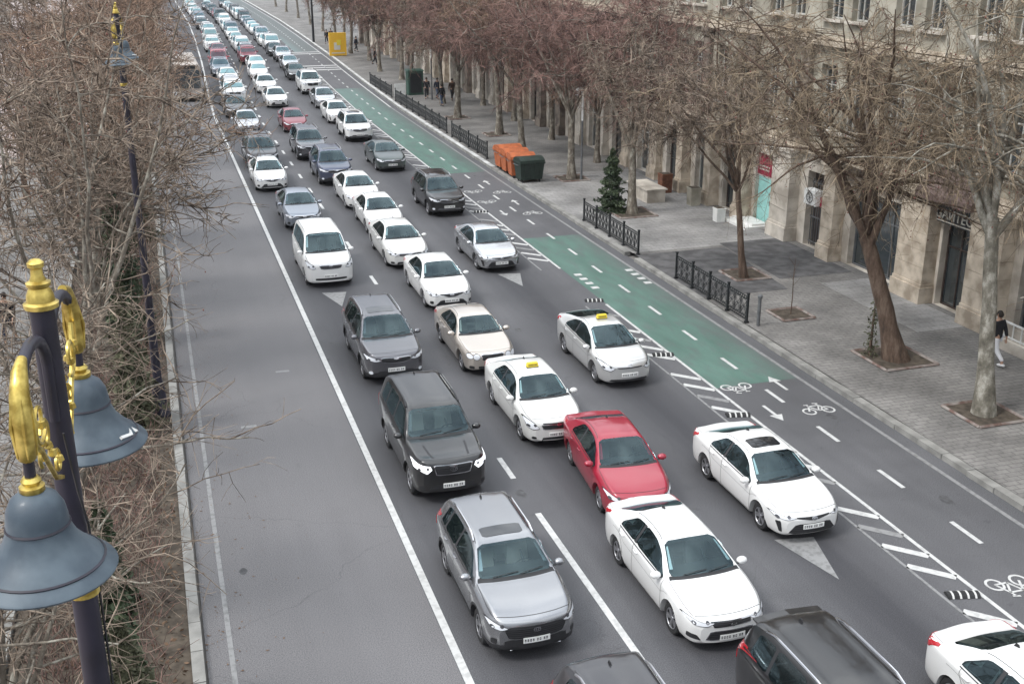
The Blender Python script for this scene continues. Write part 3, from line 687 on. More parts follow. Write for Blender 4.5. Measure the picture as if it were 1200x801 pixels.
def car_meshes(P, full=True):
    """returns list of (part, mesh, materials-key, parent_part) in the car's own frame, nose towards +y"""
    c = Shell(P); L = c.L; hw = c.hw; parts = []
    ss = {0, .012, .03, .055, .09, .13, .18, L, L-.012, L-.03, L-.06, L-.09, L-.13, P['cowl'], P['cowl']+.03, P['rf']}
    x = .18
    while x < L-.13: ss.add(round(x, 3)); x += .075 if full else .16
    for wc in (c.wf, c.wr):
        zl = c.low(wc); rr = math.sqrt(max(c.Ra**2-(P['R']-zl)**2, .01))
        for q in ((-1, -.97, -.9, -.8, -.65, -.5, -.33, -.15, 0, .15, .33, .5, .65, .8, .9, .97, 1) if full else (-1, -.9, -.6, -.3, 0, .3, .6, .9, 1)): ss.add(round(wc+rr*q, 4))
        ss.add(round(wc-rr-.004, 4)); ss.add(round(wc+rr+.004, 4))
    ss = sorted(ss); us = [i/4 for i in range(33)]
    if not full: us = [0, .5, 1, 1.5, 2, 2.5, 3, 3.5, 4, 5, 6, 7, 7.5, 8]
    aa = [-u for u in us[::-1]]+us[1:]
    holes = window_list(P)
    def in_hole(s, a):
        for kind, poly in holes:
            if kind == 'roof': continue
            ins = False; n = len(poly); cx = sum(p[0] for p in poly)/n; cy = sum(p[1] for p in poly)/n
            q = [(cx+(p[0]-cx)*.97, cy+(p[1]-cy)*.96) for p in poly]; sg = a
            for i in range(n):
                (x1, y1), (x2, y2) = q[i], q[(i+1) % n]
                if (y1 > sg) != (y2 > sg) and s < (x2-x1)*(sg-y1)/(y2-y1)+x1: ins = not ins
            if ins: return True
        return False
    body = MB(); V = [c.F(s, a) for s in ss for a in aa]; na = len(aa); Fs = []; full_f = []
    for i in range(len(ss)-1):
        for j in range(na-1):
            f = (i*na+j, i*na+j+1, (i+1)*na+j+1, (i+1)*na+j); full_f.append(f)
            sc = (ss[i]+ss[i+1])/2; ac = (aa[j]+aa[j+1])/2
            if full and in_hole(sc, ac) and all(in_hole(q, r_) for q in (ss[i], ss[i+1]) for r_ in (aa[j], aa[j+1])): continue
            low = abs(ac) > 7.0
            mi = 2 if low else 0
            if P.get('clad') and abs(ac) > 6.3: mi = 2
            body.f.append(f); body.m.append(mi)
    body.v = [tuple(v) for v in V]
    # underside, nose and tail caps
    for i in range(len(ss)-1): body.f.append((i*na, (i+1)*na, (i+1)*na+na-1, i*na+na-1)); body.m.append(2)
    allf = list(body.f)
    for s_, e in ((0, 1), (L, -1)):
        cols = 10; b = len(body.v)
        rows = [u for u in us if u <= 8]
        for u in rows:
            p = c.F(s_, u); bow = (c.bf if e > 0 else c.br)*(p.x/c.hw)**2
            for k in range(cols+1):
                t = -1+2*k/cols; xx = p.x*t
                yy = p.y+e*(bow-bow*t*t); body.v.append((xx, yy+e*.004*(1-t*t), p.z))
        for i in range(len(rows)-1):
            for k in range(cols):
                f = (b+i*(cols+1)+k, b+i*(cols+1)+k+1, b+(i+1)*(cols+1)+k+1, b+(i+1)*(cols+1)+k); body.f.append(f); body.m.append(2 if rows[i] > (6.2 if P.get('clad') else 6.9) else 0); allf.append(f)
    bv = BVHTree.FromPolygons([Vector(v) for v in body.v], full_f+allf)
    # panel gaps
    if full:
        def seam(path, w=.010, off=.004, n=18):
            pts = []
            for (s0, a0), (s1, a1) in zip(path, path[1:]):
                for k in range(n): t = k/n; pts.append((s0+(s1-s0)*t, a0+(a1-a0)*t))
            pts.append(path[-1]); Pw = [c.F(*p) for p in pts]; b = len(body.v)
            for i, p in enumerate(pts):
                n_ = c.N(*p); tg = (Pw[min(i+1, len(Pw)-1)]-Pw[max(i-1, 0)]).normalized(); q = n_.cross(tg).normalized()*w/2
                body.v += [tuple(Pw[i]+n_*off-q), tuple(Pw[i]+n_*off+q)]
            for i in range(len(pts)-1): body.f.append((b+2*i, b+2*i+1, b+2*i+3, b+2*i+2)); body.m.append(1)
        w0, w1 = P['wins'][0]; r0, r1 = P['wins'][1]
        for sg in (-1, 1):
            bp = (w1+r0)/2; e1 = min(r1-.05, c.wr-.15)
            a0 = max(c.wf+c.Ra+.04, w0-.12)
            for path in ([(a0, 3.0), (a0, 6.7)], [(bp, 2.95), (bp, 6.7)], [(e1, 3.0), (e1, 4.2), (c.wr-c.Ra-.02, 6.7)], [(a0, 6.7), (c.wr-c.Ra-.02, 6.7)], [(P['cowl'], 2.3), (.5, 2.6), (.2, 2.5)]): seam([(s, a*sg) for s, a in path])
            seam([(a0-.3, 4.6*sg), (c.wr+.2, 4.5*sg)], .006)
        for sg in (-1, 1): seam([(P['rf']+.04, 1.80*sg), (P['rr']-.02, 1.80*sg)], .014, .004); seam([(P['wins'][0][0]+.05, 3.0*sg), (P['wins'][-1][1], 3.0*sg)], .022, .006)
        seam([(.17, -2.5), (.15, -1), (.14, 0), (.15, 1), (.17, 2.5)])
        if P['style'] == 'sedan': seam([(P['dk']+.06, -1.9), (P['dk']+.06, 1.9)]); seam([(P['dk']+.06, 2.2), (L-.08, 2.2)]); seam([(P['dk']+.06, -2.2), (L-.08, -2.2)])
        if P.get('ribs'):
            for a in (-.9, .9): seam([(.25, a), (.95, a*1.15)], .05, .002)
    parts.append(('body', body, ['PAINT', 'dark_trim', 'CLAD' if P.get('clad') else 'PAINT'], None, 32))
    # glass
    def prm(s, a): return c.F(s, a), c.N(s, a)
    for kind, poly in holes:
        g = MB(); poly = rounded(poly, .12, 1)
        V2, F2, E2 = tess(poly, (.12, .22) if full else (.3, .6)); skin(g, V2, F2, E2, prm, .007, .012, 0)
        if kind != 'roof':
            n = len(poly); cx = sum(p[0] for p in poly)/n; cy = sum(p[1] for p in poly)/n
            dense = []
            for i in range(n):
                a, b = poly[i], poly[(i+1) % n]; k = max(1, int(max(abs(b[0]-a[0])/.1, abs(b[1]-a[1])/.2)))
                for j in range(k): dense.append((a[0]+(b[0]-a[0])*j/k, a[1]+(b[1]-a[1])*j/k))
            sx = max(p[0] for p in poly)-min(p[0] for p in poly); sy = max(p[1] for p in poly)-min(p[1] for p in poly)
            kx = 1-2*(.055 if kind == 'windshield' else .035)/sx; ky = 1-2*(.10 if kind != 'side_window' else .10)/sy
            inn = [(cx+(p[0]-cx)*kx, cy+(p[1]-cy)*ky) for p in dense]; b = len(g.v); m = len(dense)
            for p in dense+inn: q, nn = prm(*p); g.v.append(tuple(q+nn*.0035))
            for i in range(m): j = (i+1) % m; g.f.append((b+i, b+j, b+m+j, b+m+i)); g.m.append(1)
        nm = {'windshield': 'windshield', 'rear': 'rear_window', 'side_window': 'side_window', 'roof': 'sunroof'}[kind]
        gm = {'windshield': 'windscreen_glass', 'rear': 'side_glass', 'side_window': 'side_glass', 'roof': 'roof_glass'}[kind]
        if kind == 'roof': parts.append((nm, g, [gm], None, 40))
        else: parts.append((nm, g, [gm, 'frit'], None, 40))
        if kind == 'windshield' and full:
            cw = MB(); skin(cw, *tess([(P['cowl']-.035, -2.0), (P['cowl']-.035, 2.0), (P['cowl']+.06, 1.97), (P['cowl']+.06, -1.97)], (.04, .25)), prm, .0055, .01); parts.append(('cowl_grille', cw, ['black_plastic'], None, None))
            wp = MB()
            for x0 in (-.08, .45):
                q0, n0 = prm(P['cowl']+.05, x0*2.2); q1, n1 = prm(P['cowl']+.10, (x0-.5)*2.2)
                wp.tube([q0+n0*.03, (q0+q1)/2+n0*.045, q1+n1*.03], .008, 4)
            parts.append(('wiper', wp, ['black_plastic'], None, None))
    for i in range(len(P['wins'])-1):
        a, b = P['wins'][i][1]-.02, P['wins'][i+1][0]+.02
        for sg in (-1, 1):
            g = MB(); skin(g, *tess([(a, 2.13*sg), (b, 2.13*sg), (b, 2.89*sg), (a, 2.89*sg)], (.12, .22)), prm, .0045, .01); parts.append(('door_pillar', g, ['dark_trim'], None, 40))
    # things projected on to nose and tail
    def cast(view):
        def fn(x, z):
            o, d = (Vector((x, 6, z)), Vector((0, -1, 0))) if view == 'f' else (Vector((x, -6, z)), Vector((0, 1, 0)))
            h = bv.ray_cast(o, d)
            if h[0] is None:
                h = bv.find_nearest(Vector((x*.97, (L/2 if view == 'f' else -L/2)-(.5 if abs(x) > .5*hw else 0)*(1 if view == 'f' else -1), z)))
            n = h[1]; n = n if n.dot(-d) > 0 else -n
            n = (n+(-d)*.35).normalized()
            return h[0], n
        return fn
    FR, RE = cast('f'), cast('r')
    def pf(name, polys, mats, off=.008, thick=.025, view=FR, par=None, mi=0, into=None, step=.05, smo=50):
        g = into or MB()
        for p in polys: skin(g, *tess(p, (step, step)), view, off, thick, mi)
        if into is None: parts.append((name, g, mats, par, smo))
        return g
    D = P['front']
    front_design(D, P, c, pf, FR, full)
    # tail
    zt = P['top'][-1][1]; dk = P['top'][-3][1]
    if P['style'] == 'sedan':
        for m_ in (lambda p: p, mirror): pf('tail_light', [m_(rounded([(hw*.50, dk-.20), (hw*.93, dk-.22), (hw*.97, dk-.02), (hw*.60, dk-.06)], .1, 1))], ['tail_red'], view=RE, off=.012)
    else:
        for m_ in (lambda p: p, mirror): pf('tail_light', [m_(rounded([(hw*.80, .80), (hw*.93, .80), (hw*.93, 1.22), (hw*.80, 1.18)], .1, 1))], ['tail_red'], view=RE, off=.014)
    pf('licence_plate', [RECT(-.26, .26, .62, .73)], ['plate_white'], view=RE, off=.02)
    # mirrors
    ms, mu = P['cowl']+.27, 2.95
    for sg in (-1, 1):
        g = MB(); p = c.F(ms, mu*sg); q = Matrix.Translation((p.x+sg*.125, p.y-.02, p.z+.055)) @ Matrix.Diagonal((.115, .075, .075, 1)) @ Matrix.Rotation(math.pi/2, 4, 'X')
        g.lathe([(0, -1.), (.55, -.92), (.85, -.6), (1, 0), (.96, .5), (.8, .75), (0, .78)], 12, 0, q)
        g.tube([p+Vector((-sg*.02, 0, 0)), p+Vector((sg*.07, -.01, .02))], .022, 5, 1)
        parts.append(('side_mirror', g, ['PAINT', 'dark_trim'], None, 50))
        if full:
            g = MB()
            for s_ in (((P['wins'][0][1])-.12), min(P['wins'][1][1]-.22, c.wr-.3)):
                p = c.F(s_, 3.9*sg); g = MB(); g.tube([p+Vector((sg*.004, .09, 0)), p+Vector((sg*.03, .07, 0)), p+Vector((sg*.03, -.07, 0)), p+Vector((sg*.004, -.09, 0))], .013, 5)
                parts.append(('door_handle', g, ['PAINT'], None, 50))
    if P.get('rails'):
        for sg in (-1, 1):
            g = MB(); a = P['rf']+.12; b = L-.75; pts = []
            for k in range(9):
                s_ = a+(b-a)*k/8; p = c.F(s_, 1.9*sg); pts.append(p+Vector((sg*.01, 0, .06 if 0 < k < 8 else .0)))
            g.tube(pts, .024, 6); parts.append(('roof_rail', g, [P.get('railm', 'alloy')], None, 50))
    if P.get('fin', True) and full:
        g = MB(); p = c.F(P['rr']-.1, 0); g.box((0, p.y, p.z+.02), (.03, .13, .07), 0, taper=.5); parts.append(('antenna', g, ['black_plastic'], None, None))
    if P.get('spoiler'):
        g = MB(); s_ = L-.34; pts = [c.F(s_, a) for a in (-1.7, -1, 0, 1, 1.7)]; 
        for p, q in zip(pts, pts[1:]): g.add([p+Vector((0, .1, .02)), q+Vector((0, .1, .02)), q+Vector((0, -.16, .0)), p+Vector((0, -.16, .0)), p+Vector((0, .08, -.03)), q+Vector((0, .08, -.03)), q+Vector((0, -.16, -.03)), p+Vector((0, -.16, -.03))], [(0, 1, 2, 3), (7, 6, 5, 4), (3, 2, 6, 7), (0, 4, 5, 1), (0, 3, 7, 4), (1, 5, 6, 2)])
        parts.append(('spoiler', g, ['PAINT'], None, None))
    # cabin
    if full:
        g = MB(); yc = L/2
        z0 = P['belt'][2][1]
        g.box((0, yc-(P['cowl']+P['wins'][-1][1]+.35)/2, .42), (c.hw*2-.30, P['wins'][-1][1]+.2-P['cowl'], .06), 0)
        for sg in (-1, 1): g.box((sg*(c.hw-.15), yc-(P['cowl']+P['wins'][-1][1]+.35)/2, (z0+.40)/2), (.05, P['wins'][-1][1]+.2-P['cowl'], z0-.44), 0)
        g.box((0, yc-P['cowl']-.42, z0-.10), (c.hw*2-.28, .50, .16), 0); g.box((0, yc-P['cowl']-.32, z0-.3), (c.hw*2-.28, .5, .5), 0)
        g.box((0, yc-P['wins'][-1][1]-.2, z0-.12), (c.hw*2-.35, .5, .08), 0)
        for sg in (-1, 1): g.box((sg*.42, yc-P['cowl']-.30, z0-.015), (.30, .1, .03), 0)
        parts.append(('dashboard', g, ['interior'], None, None))
        g = MB()
        for sg in (-1, 1):
            ys = yc-P['cowl']-1.18; zf = z0-.46
            g.box((sg*.37, ys+.22, zf), (.50, .50, .16), 0); g.box((sg*.37, ys-.06, zf+.33), (.48, .13, .60), 0, rx=.22, taper=.86); g.box((sg*.37, ys-.15, zf+.70), (.26, .09, .17), 0, rx=.15, taper=.8)
            g.box((sg*.36, ys-.72, zf), (.60, .48, .16), 0); g.box((sg*.36, ys-.98, zf+.30), (.60, .13, .55), 0, rx=.3); g.box((sg*.36, ys-1.08, zf+.63), (.25, .08, .14), 0, rx=.15)
        parts.append(('seats', g, [P.get('seat', 'seat_cloth')], None, None))
        g = MB(); Mx = Matrix.Translation((-.37, yc-P['cowl']-.72, z0-.10)) @ Matrix.Rotation(R(62), 4, 'X'); n = 18
        g.tube([Mx @ Vector((.18*math.cos(2*math.pi*k/n), .18*math.sin(2*math.pi*k/n), 0)) for k in range(n+1)], .016, 5, cap=False)
        g.tube([Mx @ Vector((-.17, 0, 0)), Mx @ Vector((.17, 0, 0))], .018, 4); g.tube([Mx @ Vector((0, 0, 0)), Mx @ Vector((0, .05, .3))], .03, 5)
        parts.append(('steering_wheel', g, ['black_plastic'], None, 60))
    # wheels
    Rw = P['R']; tw = .20 if P['style'] == 'sedan' else .225
    for sg in (-1, 1):
        for wc in (c.wf, c.wr):
            pos = Vector((sg*(c.hw-.045-tw/2), L/2-wc, Rw)); Q = Matrix.Translation(pos) @ Matrix.Rotation(sg*math.pi/2, 4, 'Y')
            rr = Rw*P.get('rimk', .66); t = MB(); h = tw/2; N_ = 28 if full else 12
            t.lathe([(rr-.01, -h+.02), (rr+.01, -h), (Rw-.03, -h+.005), (Rw-.006, -h+.03), (Rw, -h+.06), (Rw, h-.06), (Rw-.006, h-.03), (Rw-.03, h-.005), (rr+.01, h), (rr-.005, h-.012)], N_, 0, Q)
            rm = MB(); rm.lathe([(rr, h-.014), (rr-.012, h-.012), (rr-.018, h-.05), (0, h-.075)], N_, 1, Q); rm.lathe([(rr, h-.012), (rr-.014, h-.008), (rr-.024, h-.02)], N_, 0, Q)
            ns = P.get('spokes', 5)*(2 if P.get('twin') else 1)
            for k in range(ns):
                a = 2*math.pi*k/ns+.1*(k % 2 if P.get('twin') else 0)*3; wd = .05 if ns < 8 else .026
                ca, sa = math.cos(a), math.sin(a); u = Vector((ca, sa, 0)); v = Vector((-sa, ca, 0)); zz_ = Vector((0, 0, h))
                vs = [Q @ (u*r_+v*w_*q+zz_+Vector((0, 0, dz))) for r_, w_, dz in ((.03, wd*.8, -.028), (rr-.012, wd*.5+.006, -.012)) for q in (-1, 1)]+[Q @ (u*r_+v*w_*q+zz_+Vector((0, 0, -.05))) for r_, w_ in ((.03, wd), (rr-.012, wd*.6)) for q in (-1, 1)]
                rm.add(vs, [(0, 1, 3, 2), (0, 2, 6, 4), (1, 5, 7, 3)], 0)
            rm.lathe([(.055, h-.05), (.052, h-.02), (.03, h-.012), (0, h-.012)], 10, 0, Q)
            parts.append(('wheel', t, ['rubber'], None, 40)); parts.append(('rim', rm, [P.get('rimm', 'alloy'), 'dark_trim'], 'wheel', 40))
    if P.get('taxi'):
        p = c.F(P['rf']+.42, 0); g = MB(); g.box((0, p.y, p.z+.012), (.34, .12, .02), 1); g.box((0, p.y, p.z+.075), (.34, .13, .115), 0, taper=.86)
        for k in range(7):
            for e in (-1, 1): g.box((-.11+.037*k, p.y+e*.0635, p.z+.07), (.020, .003, .04), 1)
        parts.append(('taxi_sign', g, ['taxi_yellow', 'plate_ink'], None, None))
    return parts

def window_list(P):
    c = P['cowl']; L = P['L']; out = []
    out.append(('windshield', [(c+.045, -1.86), (c+.045, 0), (c+.045, 1.86), (P['rf']-.015, 1.72), (P['rf']-.015, -1.72)]))
    for i, (a, b) in enumerate(P['wins']):
        last = i == len(P['wins'])-1
        for sg in (1, -1):
            if i == 0: q = [(a, 2.88), (a+.03, 2.62), (a+.38, 2.14), (b, 2.12), (b, 2.90)]
            elif last and P['style'] == 'sedan': q = [(a, 2.12), (b-.42, 2.14), (b-.02, 2.60), (b, 2.86), (a, 2.90)]
            elif last: q = [(a, 2.14), (b-.10, 2.2), (b, 2.84), (a, 2.90)]
            else: q = [(a, 2.12), (b, 2.12), (b, 2.90), (a, 2.90)]
            out.append(('side_window', [(s, u*sg) for s, u in q]))
    if P['style'] == 'sedan': out.append(('rear', [(P['rr']+.03, -1.72), (P['dk']-.06, -1.80), (P['dk']-.05, 0), (P['dk']-.06, 1.80), (P['rr']+.03, 1.72)]))
    else: out.append(('rear', [(L-.325, -1.7), (L-.14, -1.85), (L-.14, 1.85), (L-.325, 1.7)]))
    if P.get('sunroof'):
        a = P['rf']+.16; b = a+(P['sunroof'] if P['sunroof'] is not True else .42); out.append(('roof', [(a, -1.15), (b, -1.2), (b, 1.2), (a, 1.15)]))
    return out

def plate(pf, FR, z, full, w=.26):
    g = MB(); skin(g, *tess(RECT(-w, w, z, z+.112), (.2, .2)), FR, .022, .02, 0)
    if full:
        rr_ = random.Random(int(z*1000)); x = -w+.05
        for k in range(8):
            if k in (2, 4): x += .03
            h = .055; g2 = [RECT(x, x+.030, z+.03, z+.03+h)]
            skin(g, *tess(g2[0], (.2, .2)), FR, .0235, 0, 1)
            skin(g, *tess(RECT(x+.009, x+.021, z+.045, z+.05+rr_.choice((.008, .02))), (.2, .2)), FR, .0245, 0, 0); x += .051
    return g

def front_design(D, P, c, pf, FR, full):
    hw = c.hw; n = P['top'][0][1]; both = (lambda p: p, mirror)
    def lamp(poly, inner=True, m='lamp_lens', rnd=.12):
        for m_ in both:
            g = MB(); p0 = rounded(poly, rnd, 1); skin(g, *tess(m_(p0), (.05, .05)), FR, .010, .03, 1)
            cx = sum(p[0] for p in p0)/len(p0); cz = sum(p[1] for p in p0)/len(p0)
            p1 = [(cx+(x-cx)*.93, cz+(z-cz)*.84) for x, z in p0]; skin(g, *tess(m_(p1), (.05, .05)), FR, .014, .0, 0)
            if full and inner:
                for q in (-.22, .22):
                    w_ = max(x for x, z in p0)-min(x for x, z in p0); r_ = .034
                    o = [(cx+w_*q+r_*math.cos(t), cz-(.06*q)+r_*math.sin(t)) for t in [k*math.pi/4 for k in range(8)]]
                    skin(g, *tess(m_(o), (.2, .2)), FR, .017, 0, 2)
            pf.__globals__  # keep namespace
            PARTS_APPEND(pf, ('headlight', g, [m, 'dark_trim', 'alloy_dark'], None, 50))
    def dark(name, poly, m='black_plastic', off=.007, sym=False, bars=0, frame=None):
        if sym: dark(name, poly, m, off, False, bars, frame); dark(name, mirror(poly), m, off, False, bars, frame); return
        g = MB()
        for p in ([poly] if not sym else [poly, mirror(poly)]):
            if frame:
                cx = sum(q[0] for q in p)/len(p); cz = sum(q[1] for q in p)/len(p); w_ = max(q[0] for q in p)-min(q[0] for q in p); h_ = max(q[1] for q in p)-min(q[1] for q in p)
                skin(g, *tess([(cx+(x-cx)*(1+.045/w_), cz+(z-cz)*(1+.045/h_)) for x, z in p], (.05, .05)), FR, off-.001, .02, 1)
            skin(g, *tess(p, (.05, .05)), FR, off+.002, .02, 0)
            if bars and full:
                z0 = min(q[1] for q in p); z1 = max(q[1] for q in p)
                for k in range(1, bars+1):
                    z = z0+(z1-z0)*k/(bars+1); xs_ = []
                    for i in range(len(p)):
                        (x1, y1), (x2, y2) = p[i], p[(i+1) % len(p)]
                        if (y1 > z) != (y2 > z): xs_.append(x1+(x2-x1)*(z-y1)/(y2-y1))
                    if len(xs_) >= 2: skin(g, *tess(RECT(min(xs_)+.01, max(xs_)-.01, z-.006, z+.006), (.08, .2)), FR, off+.010, .006, 2 if P.get('chromebars') else 3)
        PARTS_APPEND(pf, (name, g, [m, 'chrome', 'chrome', 'dark_trim'], None, 50))
    def badge(z, r=.05, kind='oval'):
        g = MB(); k = 14
        def loop(rx, rz, w_, cz=z):
            for i in range(k):
                t0, t1 = 2*math.pi*i/k, 2*math.pi*(i+1)/k
                poly = [(rx*math.cos(t0), cz+rz*math.sin(t0)), (rx*math.cos(t1), cz+rz*math.sin(t1)), ((rx-w_)*math.cos(t1), cz+(rz-w_)*math.sin(t1)), ((rx-w_)*math.cos(t0), cz+(rz-w_)*math.sin(t0))]
                skin(g, poly, [(0, 1, 2, 3)], [], FR, .028, 0, 0)
        loop(r*1.45, r, .012)
        if kind == 'oval': loop(r*.55, r*.9, .010); loop(r*1.05, r*.45, .010, z+r*.42)
        elif kind == 'slant': skin(g, [(-.03, z-.03), (-.018, z-.03), (-.018+.01, z+.03), (-.03+.01, z+.03)], [(0, 1, 2, 3)], [], FR, .028, 0, 0); skin(g, [(.02, z-.03), (.032, z-.03), (.04, z+.03), (.028, z+.03)], [(0, 1, 2, 3)], [], FR, .028, 0, 0); skin(g, RECT(-.02, .03, z-.006, z+.006), [(0, 1, 2, 3)], [], FR, .028, 0, 0)
        elif kind == 'cross': skin(g, RECT(-.07, .07, z-.016, z+.016), [(0, 1, 2, 3)], [], FR, .029, 0, 0); skin(g, RECT(-.03, .03, z-.028, z+.028), [(0, 1, 2, 3)], [], FR, .030, 0, 0)
        elif kind == 'star':
            for a in (90, 210, 330):
                t = R(a); u = (math.cos(t), math.sin(t)); v = (-u[1]*.008, u[0]*.008); skin(g, [(v[0], z+v[1]), (-v[0], z-v[1]), (u[0]*r, z+u[1]*r)], [(0, 1, 2)], [], FR, .03, 0, 0)
        PARTS_APPEND(pf, ('badge', g, ['chrome'], None, None))
    def lic(z): PARTS_APPEND(pf, ('licence_plate', plate(pf, FR, z, full), ['plate_white', 'plate_ink'], None, None))
    if D == 'corolla':
        lamp([(.40, n+.035), (.62, n-.01), (hw*.90, n+.02), (hw*.965, n+.12), (.66, n+.075)])
        dark('grille', [(-.42, n+.03), (-.08, n-.02), (.08, n-.02), (.42, n+.03), (.40, n+.055), (-.40, n+.055)]); badge(n+.02, .045)
        dark('bumper_intake', rounded([(-.60, .27), (.60, .27), (.42, .50), (-.42, .50)], .1, 1), bars=4)
        dark('bumper_vent', rounded([(hw*.78, .30), (hw*.84, .32), (hw*.90, .54), (hw*.82, .56)], .1, 1), sym=True); lic(.375)
    elif D == 'corolla_old':
        lamp([(.44, n+.02), (.55, n-.05), (hw*.86, n-.03), (hw*.955, n+.11), (.62, n+.06)])
        dark('grille', [(-.44, n+.02), (-.10, n-.045), (.10, n-.045), (.44, n+.02), (.42, n+.05), (-.42, n+.05)], frame=True); badge(n+.02)
        dark('bumper_intake', rounded([(-.62, .25), (.62, .25), (.40, .47), (-.40, .47)], .1, 1), bars=3); dark('bumper_vent', rounded(RECT(hw*.74, hw*.86, .32, .42), .2, 1), sym=True); lic(.385)
    elif D == 'cruze':
        lamp([(.34, n+.04), (.50, n-.02), (hw*.80, n-.02), (hw*.96, n+.14), (.62, n+.06)])
        dark('grille', [(-.36, n-.025), (.36, n-.025), (.42, n+.045), (-.42, n+.045)], frame=True, bars=1)
        dark('bumper_intake', rounded([(-.52, .33), (.52, .33), (.42, .49), (-.42, .49)], .1, 1), frame=True, bars=3); badge(n+.0, .035, 'cross')
        dark('bumper_vent', rounded([(hw*.68, .32), (hw*.90, .33), (hw*.90, .43), (hw*.76, .42)], .1, 1), sym=True); lic(.31)
    elif D == 'accent':
        lamp([(.42, n-.02), (.56, n-.06), (hw*.88, n-.0), (hw*.955, n+.15), (.66, n+.07)])
        dark('grille', rounded([(-.40, n-.05), (.40, n-.05), (.34, n+.05), (-.34, n+.05)], .1, 1), frame=True, bars=2); badge(n+.03, .04, 'slant')
        dark('bumper_intake', rounded([(-.5, .25), (.5, .25), (.38, .43), (-.38, .43)], .1, 1), bars=3); dark('bumper_vent', rounded(RECT(hw*.72, hw*.88, .30, .42), .2, 1), sym=True); lic(.38)
    elif D == 'cobalt':
        lamp([(.50, n-.10), (.66, n-.14), (hw*.90, n-.10), (hw*.955, n+.14), (.64, n+.06)], m='lamp_lens')
        dark('grille', rounded([(-.40, n-.11), (.40, n-.11), (.45, n-.01), (-.45, n-.01)], .08, 1), frame=True, bars=2); dark('upper_grille', RECT(-.42, .42, n+.012, n+.045)); badge(n+.0, .038, 'cross')
        dark('bumper_intake', rounded([(-.46, .25), (.46, .25), (.42, .35), (-.42, .35)], .1, 1), bars=1); dark('bumper_vent', rounded(RECT(hw*.68, hw*.80, .30, .37), .25, 1), sym=True); lic(.37)
    elif D == 'prius':
        lamp([(.44, n-.04), (.58, n-.13), (hw*.88, n-.09), (hw*.955, n+.15), (.66, n+.09)])
        dark('grille', rounded([(-.36, n-.035), (.36, n-.035), (.42, n+.0), (-.42, n+.0)], .1, 1)); badge(n+.05, .045)
        dark('bumper_intake', rounded([(-.62, .26), (.62, .26), (.56, .33), (-.56, .33)], .15, 1)); lic(.40)
    elif D == 'merc':
        for k, (x0, r_) in enumerate(((.50, .105), (.68, .085))):
            lamp([(x0+r_*1.0*math.cos(t), n-.01+k*.01+r_*math.sin(t)) for t in [i*math.pi/6 for i in range(12)]], inner=False)
        dark('grille', rounded([(-.30, n-.10), (.30, n-.10), (.36, n+.06), (-.36, n+.06)], .1, 1), frame=True, bars=3)
        dark('bumper_intake', rounded(RECT(-.45, .45, .26, .36), .1, 1), bars=1); dark('bumper_vent', rounded(RECT(hw*.66, hw*.82, .27, .36), .2, 1), sym=True); lic(.38)
    elif D == 'camry':
        lamp([(.46, n+.0), (.58, n-.07), (hw*.88, n-.03), (hw*.955, n+.12), (.66, n+.07)])
        dark('grille', rounded([(-.42, n-.05), (.42, n-.05), (.46, n+.03), (-.46, n+.03)], .1, 1), m='alloy_dark', frame=True, bars=2); badge(n+.01)
        dark('bumper_intake', rounded([(-.55, .25), (.55, .25), (.5, .36), (-.5, .36)], .1, 1), bars=1); dark('bumper_vent', rounded(RECT(hw*.70, hw*.84, .28, .36), .2, 1), sym=True); lic(.39)
    elif D == 'cross':
        lamp([(.52, n-.02), (.66, n-.06), (hw*.90, n-.02), (hw*.965, n+.10), (.70, n+.06)], m='lamp_lens')
        dark('grille', rounded([(-.52, n-.24), (.52, n-.24), (.60, n-.06), (.50, n+.01), (-.50, n+.01), (-.60, n-.06)], .1, 1), bars=5); badge(n-.06, .05)
        dark('bumper_intake', rounded([(-.62, .30), (.62, .30), (.60, .52), (-.60, .52)], .1, 1)); pf('bumper_trim', [rounded(RECT(-.50, .50, .285, .305), .1, 1)], ['chrome'], off=.02); lic(.44)
        dark('bumper_vent', rounded(RECT(hw*.80, hw*.90, .42, .54), .2, 1), sym=True)
    elif D == 'prado':
        lamp([(.50, n-.07), (.62, n-.20), (.74, n-.13), (hw*.955, n-.05), (hw*.955, n+.07), (.54, n+.03)], m='lamp_lens', rnd=.06)
        dark('grille', rounded([(-.40, n-.20), (.40, n-.20), (.46, n+.015), (-.46, n+.015)], .06, 1), frame=True, bars=3); badge(n-.07, .062)
        dark('bumper_intake', rounded([(-.62, .36), (.62, .36), (.52, .55), (-.52, .55)], .1, 1)); dark('bumper_vent', rounded(RECT(hw*.72, hw*.86, .42, .52), .2, 1), sym=True); lic(.47)
    elif D == 'sorento':
        lamp([(.42, n-.06), (.60, n-.10), (hw*.90, n-.04), (hw*.965, n+.08), (.66, n+.04)])
        dark('grille', rounded([(-.44, n-.09), (-.2, n-.13), (.2, n-.13), (.44, n-.09), (.44, n+.01), (-.44, n+.01)], .1, 1), frame=True, bars=2); badge(n-.0, .038, 'cross')
        dark('bumper_intake', rounded([(-.60, .34), (.60, .34), (.52, .50), (-.52, .50)], .1, 1), bars=2)
        for m_ in both: pf('fog_light', [m_([(hw*.80+.06*math.cos(t), .44+.05*math.sin(t)) for t in [i*math.pi/4 for i in range(8)]])], ['lamp_lens'], off=.014)
        lic(.47)
    elif D == 'van':
        lamp([(.56, n-.10), (.70, n-.13), (hw*.92, n-.06), (hw*.955, n+.14), (.66, n+.05)])
        dark('grille', rounded([(-.36, n-.11), (.36, n-.11), (.44, n+.02), (-.44, n+.02)], .15, 1), m='alloy_dark', frame=True, bars=3); badge(n-.03, .055, 'star')
